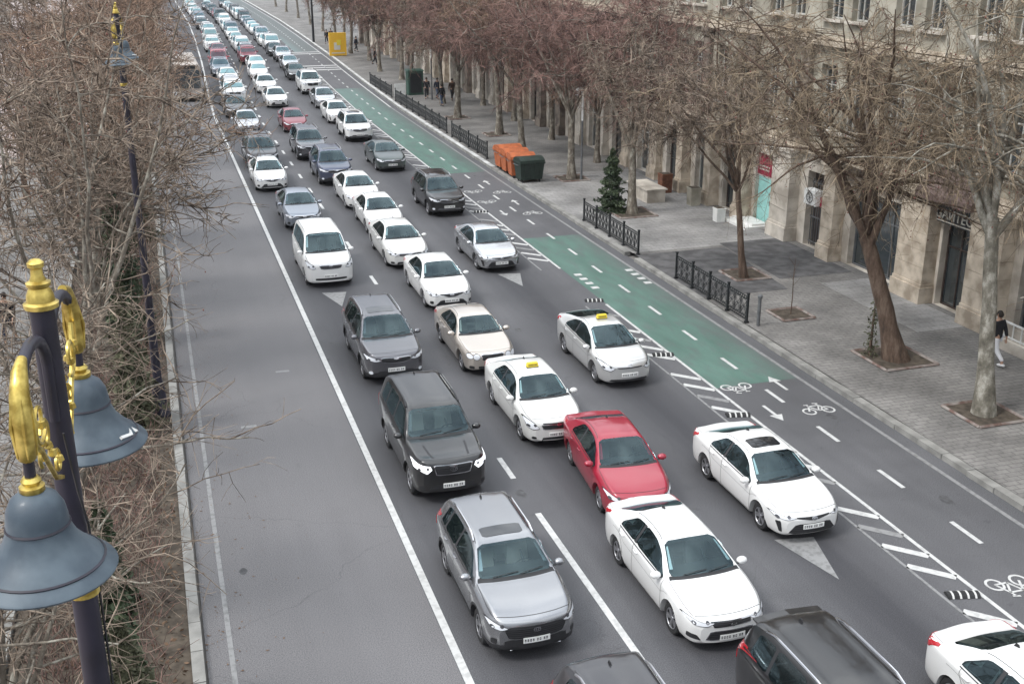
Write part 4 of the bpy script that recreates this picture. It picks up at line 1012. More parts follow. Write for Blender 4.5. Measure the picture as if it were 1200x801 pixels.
        dark('bumper_intake', rounded(RECT(-.60, .60, .34, .42), .1, 1)); lic(.44)
_cur = []
def PARTS_APPEND(pf, t): _cur.append(t)

SPECS = {
 'corolla': sedan(front='corolla', twin=True, sunroof=.46), 'corolla_old': sedan(L=4.62, W=1.775, H=1.46, front='corolla_old', nose=.64, hood=.98, spokes=7),
 'cruze': sedan(L=4.60, W=1.79, H=1.47, front='cruze', nose=.63, hood=.98, rr=3.3, deck=1.10, cowl=1.18, spokes=5, twin=True),
 'accent': sedan(L=4.40, W=1.73, H=1.46, wb=2.60, fo=.86, front='accent', nose=.63, hood=.98, cowl=1.10, rf=1.88, rr=3.1, dk=3.85, deck=1.09, spokes=7, wins=[(1.32, 2.58), (2.66, 3.32)]),
 'cobalt': sedan(L=4.48, W=1.735, H=1.51, wb=2.62, fo=.87, front='cobalt', nose=.70, hood=1.01, cowl=1.08, rf=1.82, rr=3.1, dk=3.85, deck=1.13, spokes=6, wins=[(1.28, 2.55), (2.63, 3.32)], taxi=True),
 'prius': sedan(L=4.46, W=1.745, H=1.49, wb=2.70, fo=.86, front='prius', nose=.70, hood=1.00, cowl=1.00, rf=1.95, rr=2.9, dk=4.12, deck=1.17, spokes=6, wins=[(1.18, 2.55), (2.63, 3.45)], taxi=True, bf=.26),
 'merc': sedan(L=4.53, W=1.73, H=1.43, wb=2.715, fo=.80, front='merc', nose=.66, hood=.96, cowl=1.30, rf=2.02, rr=3.15, dk=3.95, deck=1.03, spokes=5, seat='seat_beige'),
 'camry': sedan(L=4.81, W=1.82, H=1.47, wb=2.775, fo=.97, front='camry', nose=.66, hood=1.0, cowl=1.30, rf=2.08, rr=3.4, dk=4.25, deck=1.09, spokes=5, wins=[(1.5, 2.78), (2.86, 3.65)], seat='seat_beige'),
 'cross': suv(front='cross', sunroof=.34, spokes=5, twin=True, seat='seat_beige'),
 'prado': suv(L=4.82, W=1.885, H=1.86, wb=2.79, fo=.90, R=.385, front='prado', nose=1.02, hood=1.22, cowl=1.28, rf=1.90, ribs=True, roofw=1.34, zl=.30, wins=[(1.52, 2.62), (2.72, 3.55), (3.65, 4.25)], railm='dark_trim', clad=False, spokes=6, seat='seat_beige'),
 'sorento': suv(L=4.69, W=1.885, H=1.72, wb=2.70, fo=.95, R=.36, front='sorento', nose=.88, hood=1.13, cowl=1.20, rf=1.98, sunroof=.5, wins=[(1.44, 2.66), (2.74, 3.5), (3.58, 4.1)]),
 'santafe': suv(L=4.69, W=1.88, H=1.69, wb=2.70, fo=.92, R=.36, front='sorento', nose=.86, hood=1.10, cowl=1.20, rf=1.98, sunroof=.8, wins=[(1.44, 2.66), (2.74, 3.5), (3.58, 4.1)], chromebars=True),
 'mpv': suv(L=4.95, W=1.92, H=1.73, wb=2.85, fo=.98, R=.35, front='cross', nose=.86, hood=1.08, cowl=1.15, rf=2.05, roofw=1.36, zl=.20, clad=False, spoiler=True, wins=[(1.4, 2.72), (2.82, 3.7), (3.78, 4.4)]),
 'van': suv(L=4.78, W=1.90, H=1.88, wb=3.20, fo=.87, R=.33, front='van', nose=.90, hood=1.18, cowl=.98, rf=1.78, roofw=1.42, zl=.20, clad=False, rails=False, fin=False, crown=.07, wins=[(1.22, 2.35), (2.48, 3.35), (3.45, 4.2)]),
}
def rgb(*c): return tuple((v/255/12.92 if v/255 <= .04045 else ((v/255+.055)/1.055)**2.4) for v in c)
PAINT = {
 'white': ((.78, .78, .77), 0, .35), 'pearl': ((.70, .70, .68), 0, .3), 'silver': ((.60, .61, .63), .8, .26), 'grey': ((.15, .15, .165), .7, .24), 'steel': ((.33, .335, .35), .85, .26),
 'black': ((.006, .006, .007), 0, .3), 'red': ((.33, .002, .026), .1, .3), 'beige': ((.60, .54, .48), .6, .3), 'palesilver': ((.72, .72, .71), .55, .3), 'darkgreen': ((.035, .055, .055), .3, .3),
 'blue': ((.06, .075, .13), .4, .3), 'bluegrey': ((.26, .29, .34), .6, .3), 'maroon': ((.22, .02, .04), .2, .3), 'graphite': ((.055, .055, .062), .5, .3)}
for k, (col_, me_, ro_) in PAINT.items(): car_paint('paint_'+k, col_, me_, ro_, .10 if k != 'black' else .04)
MODELS = {}
def model(name, full=True):
    key = (name, full)
    if key not in MODELS:
        global _cur
        P = SPECS[name]; _cur = []; parts = car_meshes(P, full); parts = parts+_cur
        if full:
            MODELS[key] = [(n, g.mesh(n, ['paint_white' if m in ('PAINT', 'CLAD') else m for m in mats], sm_), mats, par) for n, g, mats, par, sm_ in parts]
        else:
            # one small joined mesh for the far end of the queue
            mats_all = []; big = MB()
            for n, g, mats, par, sm_ in parts:
                if n in ('rim', 'badge', 'antenna') or (n == 'sunroof' and name == 'corolla'): continue
                for m in mats:
                    if m not in mats_all: mats_all.append(m)
                b = len(big.v); big.v += g.v; big.f += [tuple(b+i for i in f) for f in g.f]; big.m += [mats_all.index(mats[k]) for k in g.m]
            MODELS[key] = (big.mesh('car_far', ['paint_white' if m in ('PAINT', 'CLAD') else m for m in mats_all], 35), mats_all)
    return MODELS[key]
def paint_slots(o, mats, paint, clad):
    for i, m in enumerate(mats):
        if m in ('PAINT', 'CLAD'):
            o.material_slots[i].link = 'OBJECT'; o.material_slots[i].material = M['paint_'+paint] if (m == 'PAINT' or not clad) else M['black_plastic']
NAMES = {'van': 'van'}
def car(kind, x, y, paint, label, cat='car', name=None, full=True, rz=math.pi, taxi=None, sunroof=None, group='cars queueing along the avenue', dy=0, swap=None):
    """x = centre of the car across the road, y = front bumper on the ground"""
    P = SPECS[kind]; yc = y+P['L']/2; xc = x+bend(yc); nm = name or {'sedan': 'saloon_car', 'suv': 'suv_car'}[P['style']]
    if full:
        root = empty(nm, (xc, yc, 0), label, cat, group, rz); last = None
        for n, me, mats, par in model(kind, True):
            if n == 'taxi_sign' and taxi is False: continue
            if n == 'sunroof' and (sunroof is False or (kind == 'corolla' and not sunroof)): continue
            if n == 'roof_rail' and swap == 'norails': continue
            o = link(n, me, root if par is None else last); paint_slots(o, mats, paint, P.get('clad'))
            if par is None: last = o
            if swap and swap.get(n) if isinstance(swap, dict) else None:
                o.material_slots[0].link = 'OBJECT'; o.material_slots[0].material = M[swap[n]]
    else:
        me, mats = model(kind, False); root = link(nm, me, None, label, cat, group, None, (xc, yc, 0), rz); paint_slots(root, mats, paint, P.get('clad'))
    return root
# ------------------------------------------------------------ trees
class Wood:
    """collects branch tubes quickly"""
    def __init__(s): s.v = []; s.f = []; s.n = 0
    def tube(s, P, Rd, n):
        P = np.asarray(P, float); k = len(P); T = np.gradient(P, axis=0); T /= np.linalg.norm(T, axis=1)[:, None]+1e-9
        ref = np.array([0, 0, 1.]) if abs(T[0][2]) < .9 else np.array([1., 0, 0])
        U = np.cross(T, ref); U /= np.linalg.norm(U, axis=1)[:, None]+1e-9; W = np.cross(T, U)
        a = np.arange(n)*2*math.pi/n; Rd = np.asarray(Rd)[:, None, None]
        V = P[:, None, :]+Rd*(U[:, None, :]*np.cos(a)[None, :, None]+W[:, None, :]*np.sin(a)[None, :, None])
        s.v.append(V.reshape(-1, 3)); i = np.arange(k-1)[:, None]*n; j = np.arange(n)[None, :]; j2 = (j+1) % n
        s.f.append((np.stack([i+j, i+j2, i+n+j2, i+n+j], -1).reshape(-1, 4)+s.n)); s.n += k*n
    def mesh(s, name, mats, smooth=True, extra=None):
        V = np.concatenate(s.v); F = np.concatenate(s.f); me = bpy.data.meshes.new(name)
        me.vertices.add(len(V)); me.vertices.foreach_set('co', V.astype(np.float32).ravel()); me.loops.add(F.size); me.loops.foreach_set('vertex_index', F.astype(np.int32).ravel())
        me.polygons.add(len(F)); me.polygons.foreach_set('loop_start', np.arange(0, F.size, 4, dtype=np.int32)); me.polygons.foreach_set('use_smooth', np.full(len(F), smooth))
        for m in mats: me.materials.append(M[m])
        me.update(calc_edges=True); return me
def path(rg, p, d, l, n, wob, grav=0.):
    P = [np.array(p, float)]; d = np.array(d, float); d /= np.linalg.norm(d)
    for i in range(n):
        d = d+rg.normal(0, wob, 3)+np.array([0, 0, grav]); d /= np.linalg.norm(d); P.append(P[-1]+d*l/n)
    return np.array(P)
def blobs(rg, pts, size, n=1):
    """small octahedra (seed balls, buds, dry leaves) as one array mesh"""
    V = []; F = []; o = np.array([(1, 0, 0), (-1, 0, 0), (0, 1, 0), (0, -1, 0), (0, 0, 1.1), (0, 0, -1.1)], float)
    f = [(0, 2, 4), (2, 1, 4), (1, 3, 4), (3, 0, 4), (2, 0, 5), (1, 2, 5), (3, 1, 5), (0, 3, 5)]
    for i, p in enumerate(pts):
        V += list(o*rg.uniform(.7, 1.3)*size+p); F += [tuple(k+6*i for k in t) for t in f]
    return V, F
def leaves(rg, pts, size, flat=.0):
    V = []; F = []
    for i, p in enumerate(pts):
        u = rg.normal(0, 1, 3); u /= np.linalg.norm(u); w_ = np.cross(u, rg.normal(0, 1, 3)); w_ /= np.linalg.norm(w_)+1e-9; s_ = size*rg.uniform(.6, 1.4)
        V += [p-u*s_, p+w_*s_*.5, p+u*s_, p-w_*s_*.5]; F.append((4*i, 4*i+1, 4*i+2, 4*i+3))
    return V, F
def mesh_vf(name, V, F, m, smooth=False):
    me = bpy.data.meshes.new(name); me.from_pydata([tuple(v) for v in V], [], F); me.materials.append(M[m]); me.update(); return me
def grow(seed, H=10.5, r0=.22, fork=3.4, spread=3.8, limbs=6, twigs=1500, lean=(0, 0), droop=-.05, twig_l=1.1, tr=.010, up=.55, seeds=160, bias=(0, 0), sub=5, wob=.10, n2=7):
    """bare broadleaf: trunk and limbs in one mesh, twigs in another, seed balls in a third"""
    rg = np.random.default_rng(seed); A = Wood(); B = Wood()
    T = path(rg, (0, 0, -.1), (lean[0], lean[1], 1), fork+.1, 7, .035); k = len(T)
    rad = np.linspace(r0, r0*.72, k); rad[0] = r0*1.55; rad[1] = r0*1.18; A.tube(T, rad, 12)
    tips = []; segs = []
    top = T[-1]; ld = T[-1]-T[-3]; ld /= np.linalg.norm(ld)
    for i in range(limbs):
        a = 2*math.pi*(i+rg.uniform(-.3, .3))/limbs; out = rg.uniform(.35, .85) if i else .1
        d = np.array([math.cos(a)*out+bias[0], math.sin(a)*out+bias[1], 1.0])+ld*.4; l = (H-fork)*rg.uniform(.75, 1.08)
        s0 = T[-1] if i % 2 == 0 else T[-2]*.7+T[-1]*.3
        P = path(rg, s0, d, l, 9, wob, .03); rr = r0*.55*rg.uniform(.7, 1); A.tube(P, np.linspace(rr, .011, len(P))**1.0, 7); segs.append((P, 1))
        for j in range(sub):
            t = rg.uniform(.22, .95); q = t*(len(P)-1); i0 = min(int(q), len(P)-2); p = P[i0]+(P[i0+1]-P[i0])*(q-i0)
            a2 = rg.uniform(0, 2*math.pi); d2 = np.array([math.cos(a2)+bias[0]*.6, math.sin(a2)+bias[1]*.6, rg.uniform(-.1, up)])
            l2 = spread*rg.uniform(.4, .95)*(1.15-t*.5); P2 = path(rg, p, d2, l2, 7, .16, droop*.5+.02)
            rb = max(.018, rr*(1-t)*.6); A.tube(P2, np.linspace(rb, .012, len(P2)), 5); segs.append((P2, 2))
            for m_ in range(n2):
                t3 = rg.uniform(.15, 1); q = t3*(len(P2)-1); i0 = min(int(q), len(P2)-2); p3 = P2[i0]+(P2[i0+1]-P2[i0])*(q-i0)
                d3 = (P2[i0+1]-P2[i0]); d3 = d3/np.linalg.norm(d3)*.7+rg.normal(0, .6, 3); P3 = path(rg, p3, d3, rg.uniform(.6, 1.7)*twig_l, 5, .2, droop)
                B.tube(P3, np.linspace(tr*2.2, tr*.9, len(P3)), 4); segs.append((P3, 3))
    W_ = np.array([{1: 1.0, 2: 2.5, 3: 2.2}[s[1]] for s in segs]); W_ /= W_.sum(); ends = []
    for i in rg.choice(len(segs), twigs, p=W_):
        P, lv = segs[i]; q = rg.uniform(.2, 1)*(len(P)-1); i0 = min(int(q), len(P)-2); p = P[i0]+(P[i0+1]-P[i0])*(q-i0)
        d = (P[i0+1]-P[i0]); d = d/np.linalg.norm(d)*.5+rg.normal(0, .6, 3); P4 = path(rg, p, d, rg.uniform(.25, .9)*twig_l, 3, .25, droop*1.6)
        B.tube(P4, np.linspace(tr, tr*.55, len(P4)), 3); ends.append(P4[-1])
        if rg.random() < .45:
            d = P4[2]-P4[1]+rg.normal(0, .25, 3); P5 = path(rg, P4[1], d, rg.uniform(.2, .5)*twig_l, 2, .2, droop); B.tube(P5, np.linspace(tr*.7, tr*.5, len(P5)), 3)
    out = {'trunk': A.mesh('trunk', ['plane_bark']), 'crown': B.mesh('crown', ['twig_grey'])}
    if seeds:
        e = np.array(ends)[rg.choice(len(ends), seeds)]+np.array([0, 0, -.05]); V, F = blobs(rg, e, .024); out['seed_balls'] = mesh_vf('seed_balls', V, F, 'seed_ball')
    return out
def plant_tree(meshes, loc, label, group, name='plane_tree', rz=0, sc=1, bark=None, twig=None, seedm=None, cat='tree'):
    e = empty(name, loc, label, cat, group, rz); e.scale = (sc, sc, sc) if isinstance(sc, (int, float)) else sc
    for k, me in meshes.items():
        o = link(k, me, e); mm = {'trunk': bark, 'crown': twig, 'seed_balls': seedm}.get(k)
        if k == 'seed_balls': o['kind'] = 'stuff'
        if mm: o.material_slots[0].link = 'OBJECT'; o.material_slots[0].material = M[mm]
    return e
def pit(x, y, s, lab, rim='brick_edge'):
    e = empty('tree_pit', (x, y, .125), lab, 'tree pit'); g = MB()
    for a, b, c_, d in ((-s, -s, s, -s), (s, -s, s, s), (s, s, -s, s), (-s, s, -s, -s)):
        g.tube([(a, b, .03), (c_, d, .03)], .055, 4)
    g.build('edging', rim, e); g = MB(); g.box((0, 0, .01), (2*s-.05, 2*s-.05, .03)); g.build('earth', 'soil', e); return e
mat('brick_edge', (.13, .08, .065), .9, col2=(.27, .24, .22), scale=3)

GR = 'street trees along the right pavement'
near = grow(11, H=12.6, r0=.30, fork=4.2, spread=5.3, limbs=9, twigs=4600, lean=(-.26, .10), bias=(-.05, .05), droop=-.12, sub=9, n2=8, tr=.0060, seeds=500, wob=.17)
near2 = grow(12, H=12.6, r0=.24, fork=5.6, spread=4.8, limbs=8, twigs=4400, lean=(-.06, .02), bias=(-.12, .12), droop=-.15, sub=8, n2=8, tr=.0060, seeds=500, wob=.17)
crook = grow(13, H=11, r0=.14, fork=3.8, spread=4.4, limbs=8, twigs=4200, lean=(-.25, .1), bias=(-.1, .15), droop=-.10)
big = [grow(20+i, H=11+i*.4, r0=.22, fork=3.4+.3*i, spread=4.3, limbs=7, twigs=4200, droop=-.07, sub=9, n2=9, seeds=500, tr=.009) for i in range(4)]
far = [grow(40+i, H=11, r0=.2, fork=3.3, spread=4.2, limbs=7, twigs=2200, droop=-.05, sub=7, n2=7, seeds=300, tr=.016) for i in range(3)]
plant_tree(near, (22.3, 18.6, .12), 'tree just outside the right edge, only its drooping twigs reach in', GR, bark='pale_bark', twig='twig_olive', rz=2.2)
plant_tree(near2, (21.6, 23.9, .12), 'pale barked plane tree nearest the camera with a straight upright trunk', GR, bark='pale_bark', twig='twig_olive')
plant_tree(near, (21.9, 28.4, .12), 'thick reddish brown leaning trunk in a brick edged pit', GR, bark='brown_bark', twig='twig_olive')
plant_tree(crook, (21.75, 38.1, .12), 'slender crooked dark trunk bending over the ornate railing end', GR, bark='brown_bark', twig='twig_grey')
plant_tree(big[0], (21.9, 49.6, .12), 'broad straight plane trunk beside the dark conifer', GR, twig='twig_mauve')
plant_tree(big[1], (22.05, 58.4, .12), 'tall plane tree on the near side of the orange rubbish containers', GR, twig='twig_mauve', rz=1)
LAB = ['bare mauve brown tree behind the orange containers', 'bare tree with a dark trunk at the far side of the wide paving', 'bare tree leaning over the third railing', 'bare tree behind the dark dressed walkers', 'bare tree by the gap between railings', 'bare tree before the far railing end', 'bare tree next to the yellow stand', 'bare tree just past the yellow stand', 'distant bare tree by the group at the crossing', 'distant bare tree after the crossing']
yy = [66.5, 74, 82.1, 90, 98.5, 107, 114.5, 125.4, 134, 144]
for i, y in enumerate(yy):
    plant_tree(far[i % 3] if y > 85 else big[(i+2) % 4], (22.0+bend(y)*.7+(.6 if i % 2 else -.2), y, .12), LAB[i], GR, twig=('twig_mauve', 'twig_brown', 'twig_mauve', 'twig_grey')[i % 4], rz=i*1.7, sc=1+.05*(i % 3))
for i, y in enumerate((155, 168, 182, 198, 215, 232)):
    plant_tree(far[i % 3], (22.5+bend(y), y, .12), 'far bare tree lining the end of the avenue on the right', 'far trees at the end of the avenue', twig='twig_mauve', rz=i*2.1)
# second row close to the building facade
for i, (x, y) in enumerate(((25.2, 62.5), (25.3, 71), (25.4, 79.5), (25.5, 88), (25.6, 97))):
    plant_tree(big[(i+1) % 4], (x, y, .12), ['bare', 'slim bare', 'crowded bare', 'leaning bare', 'dusky bare'][i]+' tree standing close against the stone facade', 'trees close to the facade', twig='twig_mauve' if i % 2 else 'twig_brown', rz=i*1.3+.5, sc=.8)
for x, y, s, l in ((21.6, 23.9, .8, 'brick edged square pit around the pale straight trunk'), (21.9, 28.5, .95, 'brick edged pit around the thick leaning trunk'), (21.05, 33.4, .62, 'small brick edged pit holding a thin sapling'), (21.95, 38.4, .75, 'pit around the crooked slender trunk'), (21.9, 49.6, .95, 'tree pit between the trunk and the conifer'), (22.05, 58.4, .8, 'tree pit near the orange containers'), (22.4, 74, .8, 'tree pit beneath a far dark trunk'), (21.8, 82.1, .8, 'tree pit under the leaning far trunk')): pit(x, y, s, l)
# sapling
sp_ = empty('sapling', (21.05, 33.4, .12), 'thin leafless sapling in a small brick edged pit', 'sapling')
g = MB(); g.tube([(0, 0, 0), (.02, .01, .7), (-.02, 0, 1.4), (.03, .02, 2.1)], [.022, .018, .014, .006], 5)
for k in range(5): g.tube([(0, 0, 1.1+k*.18), (math.cos(k*2.2)*.25, math.sin(k*2.2)*.25, 1.35+k*.2)], [.008, .004], 4)
g.build('trunk', 'brown_bark', sp_)
def conifer(x, y, h, r, lab, name='conifer', m='leaf_dark', n=4200, group=None, seed=1, cat='shrub', size=.09):
    rg = np.random.default_rng(seed); e = empty(name, (x, y, .1), lab, cat, group); g = MB(); g.tube([(0, 0, 0), (0, 0, h*.85)], [.06, .02], 6); g.build('trunk', 'brown_bark', e)
    P = []
    for i in range(n):
        t = rg.random()**1.3; a = rg.uniform(0, 2*math.pi); lay = .72+.28*math.cos(t*38); rr = r*(1-t)**.6*lay*rg.uniform(.55, 1.05)*(1+.2*math.sin(a*5+t*9)); P.append(np.array([rr*math.cos(a), rr*math.sin(a), .15+t*(h-.15)-.12*rr/r]))
    V, F = leaves(rg, P, size); link('foliage', mesh_vf('foliage', V, F, m), e); return e
conifer(21.1, 50.3, 3.1, .85, 'dark tiered conifer beside a broad bare trunk behind the railing', seed=3, n=3400)
conifer(21.25, 28.9, 2.6, .28, 'thin leafy sprouts clinging beside the thick leaning trunk', 'ivy', 'leaf_olive', 420, seed=7, size=.05)

# left-hand row between the bus lane and the square
GL = 'bare trees in the left planting strip'
left = [grow(60+i, H=12.0+.4*i, r0=.17, fork=3.0, spread=2.9, limbs=6, twigs=1300, droop=.02, sub=6, n2=6, seeds=150, up=.9, tr=.010) for i in range(3)]
leftd = [grow(90+i, H=10.6, r0=.17, fork=2.6, spread=4.2, limbs=8, twigs=2500, droop=.0, sub=9, n2=9, seeds=0, up=.7, tr=.011, bias=(.16, 0)) for i in range(2)]
leftn = grow(77, H=6.6, r0=.13, fork=2.2, spread=3.0, limbs=7, twigs=900, droop=-.01, sub=6, n2=5, seeds=0, up=.5, bias=(.22, 0), tr=.006)
ll = ['lowest bare tree nearest the camera, pale twigs over the bus lane', 'bare tree standing just beyond the nearest lamp shades', 'bare tree with a light stem below the walker in dark clothes', 'dense bare tree at the middle of the planting strip', 'bare tree in front of the second street lamp', 'bare tree just behind the second street lamp', 'tan coloured bare tree left of the queue', 'tan bare tree overhanging the empty bus lane', 'bare tree beside the bus', 'bare tree behind the bus', 'far tan tree before the end of the queue', 'farthest tan tree of the left row']
ly = [14.6, 20.5, 27, 34.5, 42, 50, 59, 69, 80, 92, 105, 120]
for i, y in enumerate(ly):
    ms = leftn if i < 2 else (left[i % 3] if y < 33 else leftd[i % 2])
    plant_tree(ms, (-2.3+(.35 if i % 2 else -.3)+bend(y), y, .1), ll[i], GL, rz=i*1.1 if y < 33 else (i % 4-1.5)*.5, sc=(1.0, 1.15)[i] if i < 2 else .92, bark='plane_bark', twig='twig_grey' if i < 4 else 'twig_brown')
for i, y in enumerate((134, 148, 163, 180, 198, 218)): plant_tree(far[i % 3], (-1.8+bend(y), y, .1), 'far tan tree closing the left side of the avenue', 'far trees on the left', rz=i*1.9, twig='twig_brown')
sl = ['dark leaning tree on the square, farther left', 'bare tree on the pinkish square', 'bare tree at the back of the square', 'bare tree beside the low pale wall', 'dark bare tree at the left edge', 'bare tree in front of the pale building', 'thin bare tree on the square behind the walker', 'bare tree far across the square']
for i, (x, y) in enumerate(((-6.5, 62), (-10.5, 74), (-7.2, 88), (-12.5, 98), (-17, 108), (-9, 118), (-8.5, 50), (-20, 130))):
    if i in (1, 3, 5): continue
    plant_tree(left[(i+1) % 3] if y < 85 else far[i % 3], (x, y, .1), sl[i], 'bare trees on the square', rz=i*2.3, sc=.95, bark='brown_bark', twig='twig_brown' if i % 2 else 'twig_grey')
k = 0
for y, h, r in ((15.6, 3.0, .7), (17.2, 3.6, .6), (21, 2.4, .5), (30, 4.2, .8), (37.5, 5.2, .95), (44, 5.6, 1.0), (52, 6.0, 1.05), (61, 6.2, 1.1), (72, 6.0, 1.1), (84, 5.8, 1.1)):
    conifer(-1.25-.25*(k % 3), y, h, r, ['green conical cypress at the foot of the nearest lamp post', 'ragged dark cypress beside the nearest lamp post', 'small dark shrub under pale twigs', 'dark cypress between the first and second lamp', 'dark cypress amid dense twigs', 'tall dark cypress in front of the second lamp', 'tall dark cypress after the second lamp', 'dark evergreen under tan twigs', 'dark evergreen near the bus', 'farthest dark evergreen in the planting strip'][k], 'cypress', 'leaf_dark' if k % 3 else 'leaf_olive', 5200, 'evergreens in the left planting strip', 30+k); k += 1
rgl = np.random.default_rng(19)
P = [np.array([-.05+abs(rgl.normal(0, .9)), 12+rgl.random()*60, .012]) for _ in range(700)]
V, F = leaves(rgl, P, .035); V = [np.array([v[0], v[1], .010+.3*abs(v[2]-.012)]) for v in V]
link('fallen_leaves', mesh_vf('fallen_leaves', V, F, 'dry_leaf'), None, 'sparse fallen leaves along the gutter of the empty bus lane', 'leaves', None, 'stuff')
# low twiggy hedge and litter of leaves under the left row
def hedge(name, y0, y1, x0, x1, h, n, seed, m, lab):
    rg = np.random.default_rng(seed); B = Wood()
    for i in range(n):
        p = (rg.uniform(x0, x1), rg.uniform(y0, y1), .08); P = path(rg, p, (rg.normal(0, .5), rg.normal(0, .5), 1), h*rg.uniform(.4, 1.1), 3, .3); B.tube(P, np.linspace(.009, .004, len(P)), 3)
    o = link(name, B.mesh(name, [m]), None, lab, 'ground cover', None, 'stuff'); return o
hedge('hedge_twigs', 9, 130, -3.2, -.7, 1.0, 12000, 5, 'twig_mauve', 'low tangle of bare hedge twigs filling the left planting strip')
rg = np.random.default_rng(9)
P = [np.array([rg.uniform(-3.5, -.4), 9+rg.random()**1.5*90, .125]) for _ in range(9000)]
V, F = leaves(rg, P, .05); link('leaf_litter', mesh_vf('leaf_litter', V, F, 'dry_leaf'), None, 'dry brown leaves lying in the left planting strip', 'leaves', None, 'stuff')
P = [np.array([rg.normal(.9, .35), 15.5+rg.normal(0, 1.6), 3.2+rg.normal(0, .8)]) for _ in range(0)]
# ------------------------------------------------------------ street lamps with bell shades (left row)
mat('lamp_post', (.018, .016, .028), .45, var=.25, scale=4, bump=.15)
mat('shade_blue', (.045, .066, .088), .5, col2=(.085, .115, .14), scale=5, coat=.1, bump=.15)
mat('gold', (.72, .56, .16), .36, metal=.75, col2=(.38, .27, .06), scale=14, bump=.5, bscale=60)
mat('bowl_glass', (.50, .43, .34), .3, coat=.5)
def bell_lamp(loc, lab, rz=0):
    e = empty('street_lamp', loc, lab, 'street lamp', 'two-headed street lamps of the left pavement', rz); zt = 10.92
    g = MB(); g.lathe([(0, 0), (.26, 0), (.26, .12), (.20, .2), (.17, .9), (.12, 1.1), (.10, 4), (.078, 8), (.066, zt), (0, zt)], 20); post = g.build('post', 'lamp_post', e, 40)
    g = MB(); fz = lambda r_, d: (r_*.86, zt+d*.72)
    g.lathe([fz(.085, -.01), fz(.105, 0), fz(.108, .035), fz(.088, .05), fz(.082, .10), fz(.062, .155), fz(.074, .17), fz(.076, .195), fz(.05, .21), fz(.038, .25), fz(.036, .30), fz(.05, .315), fz(.052, .345), fz(.03, .37), (0, zt+.272)], 18)
    g.build('finial', 'gold', e, 40)
    g = MB(); g.lathe([(.074, 9.13), (.094, 9.14), (.094, 9.20), (.074, 9.21)], 16); g.build('collar', 'gold', e, 40)
    for sg in (-1, 1):
        g = MB(); A = []
        for k in range(13):
            t = k/12; a = math.pi*(1-t); A.append((0, sg*(.42-.36*math.cos(math.pi-a)*-1 if False else .42+.36*math.cos(a)), 10.60+.24*math.sin(a)))
        A = [(0, sg*.07, 10.28)]+A+[(0, sg*.785, 10.42), (0, sg*.79, 10.22)]
        g.tube(A, [.03]+[.033]*12+[.03, .028, .028], 8, flat=1.0); arm = g.build('arm', 'lamp_post', e, 60)
        g = MB()   # gold leaf sleeve over the outer drop of the arm
        g.tube([(0, sg*.60, 10.84), (0, sg*.69, 10.80), (0, sg*.755, 10.70), (0, sg*.782, 10.58), (0, sg*.787, 10.46), (0, sg*.787, 10.385), (0, sg*.787, 10.37)], [.026, .040, .050, .055, .052, .044, .026], 14)
        for q in range(5):
            a = q*2*math.pi/5; g.tube([(.042*math.cos(a), sg*.757+.042*math.sin(a), 10.70), (.056*math.cos(a), sg*.783+.056*math.sin(a), 10.56), (.046*math.cos(a), sg*.787+.046*math.sin(a), 10.40)], [.008, .013, .006], 5)
        g.build('leaf_sleeve', 'gold', e, 60)
        g = MB()   # scrollwork filling the angle between post and arm
        for q, (cy, cz, rr, t0, t1) in enumerate(((.50, 10.46, .13, -2.4, 3.6), (.31, 10.30, .10, .4, 6.0), (.22, 10.10, .07, 1.5, 7.2), (.44, 10.24, .06, -1, 5))):
            g.tube([(.012*(-1)**q, sg*(cy+rr*(1-.10*(t-t0))*math.cos(t)), cz+rr*(1-.10*(t-t0))*math.sin(t)) for t in [t0+(t1-t0)*k/16 for k in range(17)]], .012, 5)
        g.tube([(0, sg*.10, 9.95), (0, sg*.25, 10.02), (0, sg*.48, 10.28), (0, sg*.66, 10.44), (0, sg*.70, 10.60)], .015, 5)
        for k in range(7): t = k/6; g.lathe([(0, -.03), (.026, -.01), (.02, .02), (0, .03)], 6, 0, Matrix.Translation((.015*(-1)**k, sg*(.18+.44*t), 10.10+.42*t+.05*math.sin(k*2))))
        g.build('scroll', 'gold', e, 50)
        c0 = sg*.79; T = Matrix.Translation((0, c0, 9.76))
        g = MB(); g.lathe([(.352, -.012), (.358, 0), (.350, .012), (.300, .050), (.292, .062), (.235, .115), (.185, .175), (.160, .235), (.152, .262), (.150, .30), (.140, .36), (.112, .415), (.062, .45), (0, .46)], 36, 0, T)
        g.lathe([(.345, -.012), (.29, .04), (.22, .10), (.15, .2), (0, .25)], 36, 0, T); sh = g.build('lamp_shade', 'shade_blue', e, 40)
        g = MB(); g.lathe([(.153, .255), (.160, .262), (.153, .272)], 30, 0, T); g.lathe([(.302, .048), (.306, .056), (.295, .062)], 36, 0, T); g.build('bead', 'lamp_post', sh, 40)
        g = MB(); g.lathe([(.05, .44), (.062, .455), (.062, .48), (.04, .49), (.05, .51), (.036, .53), (0, .53)], 14, 0, T); g.build('shade_collar', 'gold', e, 40)
        g = MB(); g.lathe([(.265, .0), (.26, -.03), (.21, -.075), (.12, -.105), (0, -.112)], 28, 0, T); g.build('glass_bowl', 'bowl_glass', e, 60)
    g = MB(); g.tube([(.08, -.3, 10.3), (.09, -.2, 9.9), (.085, -.02, 9.6), (.086, .02, 9.0), (.09, .0, 8.2)], .007, 4); g.build('cable', 'black_plastic', e)
    g = MB(); g.tube([(.22, .62, 9.845), (.27, .70, 9.83), (.24, .80, 9.85), (.30, .76, 9.82)], .014, 4); g.build('cable_tie', 'white_paint', e)
    return e
bell_lamp((-.67, 6.3, .0), 'nearest two-headed lamp, blue grey bell shades and gold finial close to the camera', R(-6))
